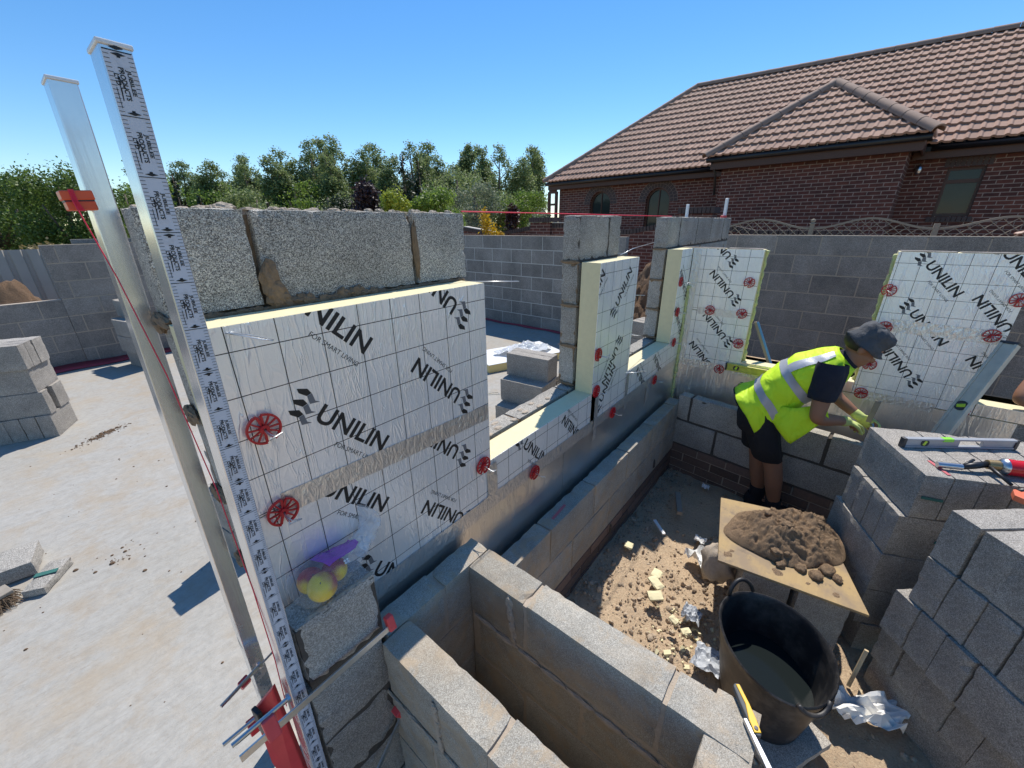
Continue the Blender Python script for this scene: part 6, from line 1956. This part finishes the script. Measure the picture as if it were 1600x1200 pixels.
def poplar_parts(seed, H=12.0, stems=2, wide=1.0):
    rnd = random.Random(seed); cl = []; tr = []
    for q in range(stems):
        ox, oy = ((q - (stems - 1) / 2) * 1.7 * wide + rnd.uniform(-.3, .3)), rnd.uniform(-.8, .8); lean = rnd.uniform(-.4, .4); h = H * (rnd.uniform(.80, .97) if q else 1)
        for i in range(62):
            u = rnd.random() ** .85; env = (1.75 if u < .55 else 1.75 * math.sqrt(max(.0, 1 - ((u - .55) / .47) ** 2))) * wide * (.55 + .45 * min(1, u / .3))
            a = rnd.random() * 6.28; rr = env * math.sqrt(rnd.random()) * .85; r = rnd.uniform(.42, .85)
            if u > .85: r *= .75
            cl.append(((ox + lean * u + math.cos(a) * rr, oy + math.sin(a) * rr, h * (.07 + .90 * u)), (r, r, r * rnd.uniform(.9, 1.35))))
        tr.append(([(ox * .5, oy * .5, 0), (ox, oy, h * .25), (ox + lean * .5, oy, h * .55), (ox + lean * .9, oy, h * .9)], [.28, .2, .13, .04]))
        for i in range(6):
            z = h * (.22 + .11 * i); sx = rnd.choice((-1, 1)); tr.append(([(ox + lean * .4, oy, z), (ox + lean * .4 + sx * 1.1, oy + rnd.uniform(-.5, .5), z + 1.3)], [.07, .025]))
    return cl, tr
GP = 'tall poplars along the far boundary'
protos = [tree('poplar_tree', 'x', 'tree', (0, 0, 0), *(lambda p: (p[0], 17000, .23, 'leaf_poplar', p[1]))(poplar_parts(20 + k, 12.0, (2, 3, 1, 2)[k], (.85, .8, .8, 1.0)[k])), group=GP, seed=k, shell=.35) for k in range(4)]
used = [False] * 4
def pop(az, D, slope, k, label, rz=0, wide=1.0):
    z = slope * D + 2.12; s = z / 12.0
    if not used[k]:
        used[k] = True; o = protos[k]; o.location = at(az, D); o.rotation_euler = (0, 0, rz); o.scale = (s * wide, s * wide, s); o['label'] = label
    else: copy_tree(protos[k], at(az, D), (0, 0, rz), label, scale=(s * wide, s * wide, s))
specs = [(78.2, .098, 1), (75.2, .107, 3), (73.2, .114, 0), (71.0, .106, 1), (69.0, .122, 3), (66.9, .132, 0), (64.6, .150, 1), (62.6, .156, 3), (60.6, .138, 0), (58.7, .160, 1), (56.6, .150, 3), (54.6, .140, 0), (50.6, .150, 1), (48.8, .160, 3), (46.9, .125, 0), (43.9, .153, 2), (42.2, .160, 0), (38.9, .150, 1), (37.1, .150, 3), (35.3, .138, 2)]
names = ['behind the printed staff', 'just right of the printed staff', 'above the first top block', 'above the left joint of the top blocks', 'left of the tallest group over the wall', 'at the left of the tallest group over the wall', 'second in the tallest group over the wall', 'third in the tallest group over the wall', 'behind the purple leaved tree, left one', 'straight behind the purple leaved tree', 'between the purple tree and the dark conifer', 'behind the left side of the dark conifer', 'behind the right side of the dark conifer', 'above the right joint of the top blocks', 'stepping down towards the sky gap', 'slim one standing alone right of the sky gap', 'above the golden shrub', 'above the rust coloured conifer', 'second from the house roof', 'nearest the house roof']
for i, ((az, sl, k), nm) in enumerate(zip(specs, names)):
    pop(az, 56 + 6 * math.sin(i * 2.1), sl * 1.06, k, 'tall airy poplar ' + nm, (.5, -.4, 2.8, 3.5)[i % 4], 1.18)
def round_parts(r, h, seed, n=30, flat=1.0):
    rnd = random.Random(seed); cl = []
    for i in range(n):
        a = rnd.random() * 6.28; u = rnd.random(); z = h * (.25 + .62 * u); w_ = r * math.sqrt(max(.1, 1 - ((u - .45) / .62) ** 2)) * .62
        cl.append(((math.cos(a) * w_, math.sin(a) * w_ * flat, z), (r * rnd.uniform(.22, .42), r * rnd.uniform(.22, .42), h * rnd.uniform(.07, .14))))
    cl.append(((0, 0, h * .48), (r * .62, r * .62, h * .34)))
    tr = [([(0, 0, 0), (0, 0, h * .4), (.05 * r, 0, h * .8)], [r * .08, r * .06, r * .02])] + [([(0, 0, h * .3), (math.cos(a) * r * .6, math.sin(a) * r * .6, h * .65)], [r * .04, r * .012]) for a in (0.4, 2.2, 4.1, 5.3)]
    return cl, tr
def cone_parts(r, h, seed, n=12):
    rnd = random.Random(seed); cl = []
    for i in range(n):
        u = i / n; k = max(1, int(5 * (1 - u)))
        for j in range(k):
            a = rnd.random() * 6.28; w_ = r * (1 - u) * .6; cl.append(((math.cos(a) * w_, math.sin(a) * w_, h * (.06 + .9 * u)), (r * (1 - u) * .5 + .08 * r, r * (1 - u) * .5 + .08 * r, h * .075)))
    return cl, [([(0, 0, 0), (0, 0, h * .95)], [r * .1, .02])]
def bush(name, label, cat, az, D, slope, wpx, leafm, n, size, seed, kind='round', zb=-2.16, group=None, flat=1.0):
    h = slope * D - .037 - zb; r = wpx / 2 / 670 * D
    p = (round_parts(r, h / .98, seed, 16, flat) if kind == 'round' else cone_parts(r, h, seed))
    return tree(name, label, cat, at(az, D, zb), p[0], n, size, leafm, p[1], group, seed)
bush('purple_tree', 'round tree with dark purple leaves above the wall joint', 'tree', 57.7, 24, .096, 62, 'leaf_purple', 7000, .17, 3)
bush('lime_shrub', 'bright lime green shrub right of the purple tree', 'shrub', 53.9, 22, .082, 48, 'leaf_lime', 5000, .13, 4)
bush('green_tree', 'mid green bushy tree right of the lime shrub', 'tree', 49.3, 24, .094, 95, 'leaf_green', 9000, .17, 5)
bush('conifer', 'broad dark conifer rising behind the lime shrub', 'conifer', 52.6, 40, .155, 66, 'leaf_conifer', 7000, .28, 6, 'cone')
bush('conifer', 'second dark conifer just right of the broad one', 'conifer', 50.7, 42, .140, 50, 'leaf_conifer', 6000, .28, 16, 'cone')
bush('conifer', 'dark conifer just right of the printed staff', 'conifer', 76.3, 30, .095, 40, 'leaf_conifer', 6000, .22, 7, 'cone')
bush('conifer', 'lower dark conifer next to the one beside the staff', 'conifer', 74.5, 30, .060, 36, 'leaf_conifer', 5000, .22, 8, 'cone')
bush('conifer', 'small dark conifer over the middle of the first top block', 'conifer', 68.2, 34, .05, 40, 'leaf_conifer', 4000, .24, 9, 'cone')
bush('golden_shrub', 'golden yellow conifer shrub behind the brick garden wall', 'shrub', 42.0, 11.5, .034, 50, 'leaf_golden', 4200, .075, 10, zb=-1.9)
bush('rust_conifer', 'rust brown conifer beside the golden shrub', 'conifer', 38.7, 13, .044, 34, 'leaf_rust', 4000, .09, 11, 'round', zb=-1.9)
bush('silver_shrub', 'silvery green shrub by the left end of the house', 'shrub', 35.2, 15, .052, 56, 'leaf_silver', 4500, .10, 12, zb=-1.9)
bush('leafy_tree', 'large leafy green tree behind the line block at left', 'tree', 84.9, 17, .112, 96, 'leaf_dark', 22000, .075, 13, zb=-2.1)
bush('leafy_tree', 'leafy green tree showing between the two staves', 'tree', 80.6, 19, .090, 84, 'leaf_dark', 14000, .08, 14, zb=-2.1)
bush('leafy_tree', 'darker leafy tree cut by the left edge of the photo', 'tree', 89.6, 26, .080, 120, 'leaf_dark', 12000, .12, 15, zb=-2.1)
bush('leafy_tree', 'distant dark green tree between the left edge and the line block', 'tree', 87.2, 34, .074, 110, 'leaf_poplar', 12000, .16, 18, zb=-2.1)
bush('dry_shrub', 'straw coloured shrub low behind the steel sheeting', 'shrub', 88.2, 12.5, -.012, 80, 'leaf_dry', 4500, .08, 17, zb=-2.1)
for i, (az, D, sl, wp, lm, lab) in enumerate(((72, 44, .065, 90, 'leaf_green', 'low green tree filling under the poplars above the first top block'), (69.5, 40, .055, 80, 'leaf_poplar', 'low grey green tree left of the wall joint'), (65.5, 44, .070, 90, 'leaf_green', 'low green tree under the tallest poplars, left one'), (62.0, 42, .060, 90, 'leaf_poplar', 'low green tree under the tallest poplars, right one'), (59.3, 38, .055, 70, 'leaf_conifer', 'dark low tree left of the purple tree'), (46.2, 40, .095, 95, 'leaf_poplar', 'mid height tree standing in the sky gap'), (44.0, 34, .070, 80, 'leaf_silver', 'pale green tree behind the golden shrub'), (40.8, 38, .055, 70, 'leaf_poplar', 'low tree right of the golden shrub'), (37.5, 36, .060, 70, 'leaf_green', 'low tree beside the silvery shrub'), (55.5, 36, .060, 60, 'leaf_green', 'low tree between purple tree and lime shrub'), (78.5, 34, .07, 80, 'leaf_green', 'low tree behind the printed staff'), (47.5, 22, .045, 60, 'leaf_green', 'low bush above the right end of the top blocks'))):
    bush('boundary_tree', lab, 'tree', az, D + 6, sl * 1.3, wp * 1.25, lm, 7000, .0055 * D, 60 + i)
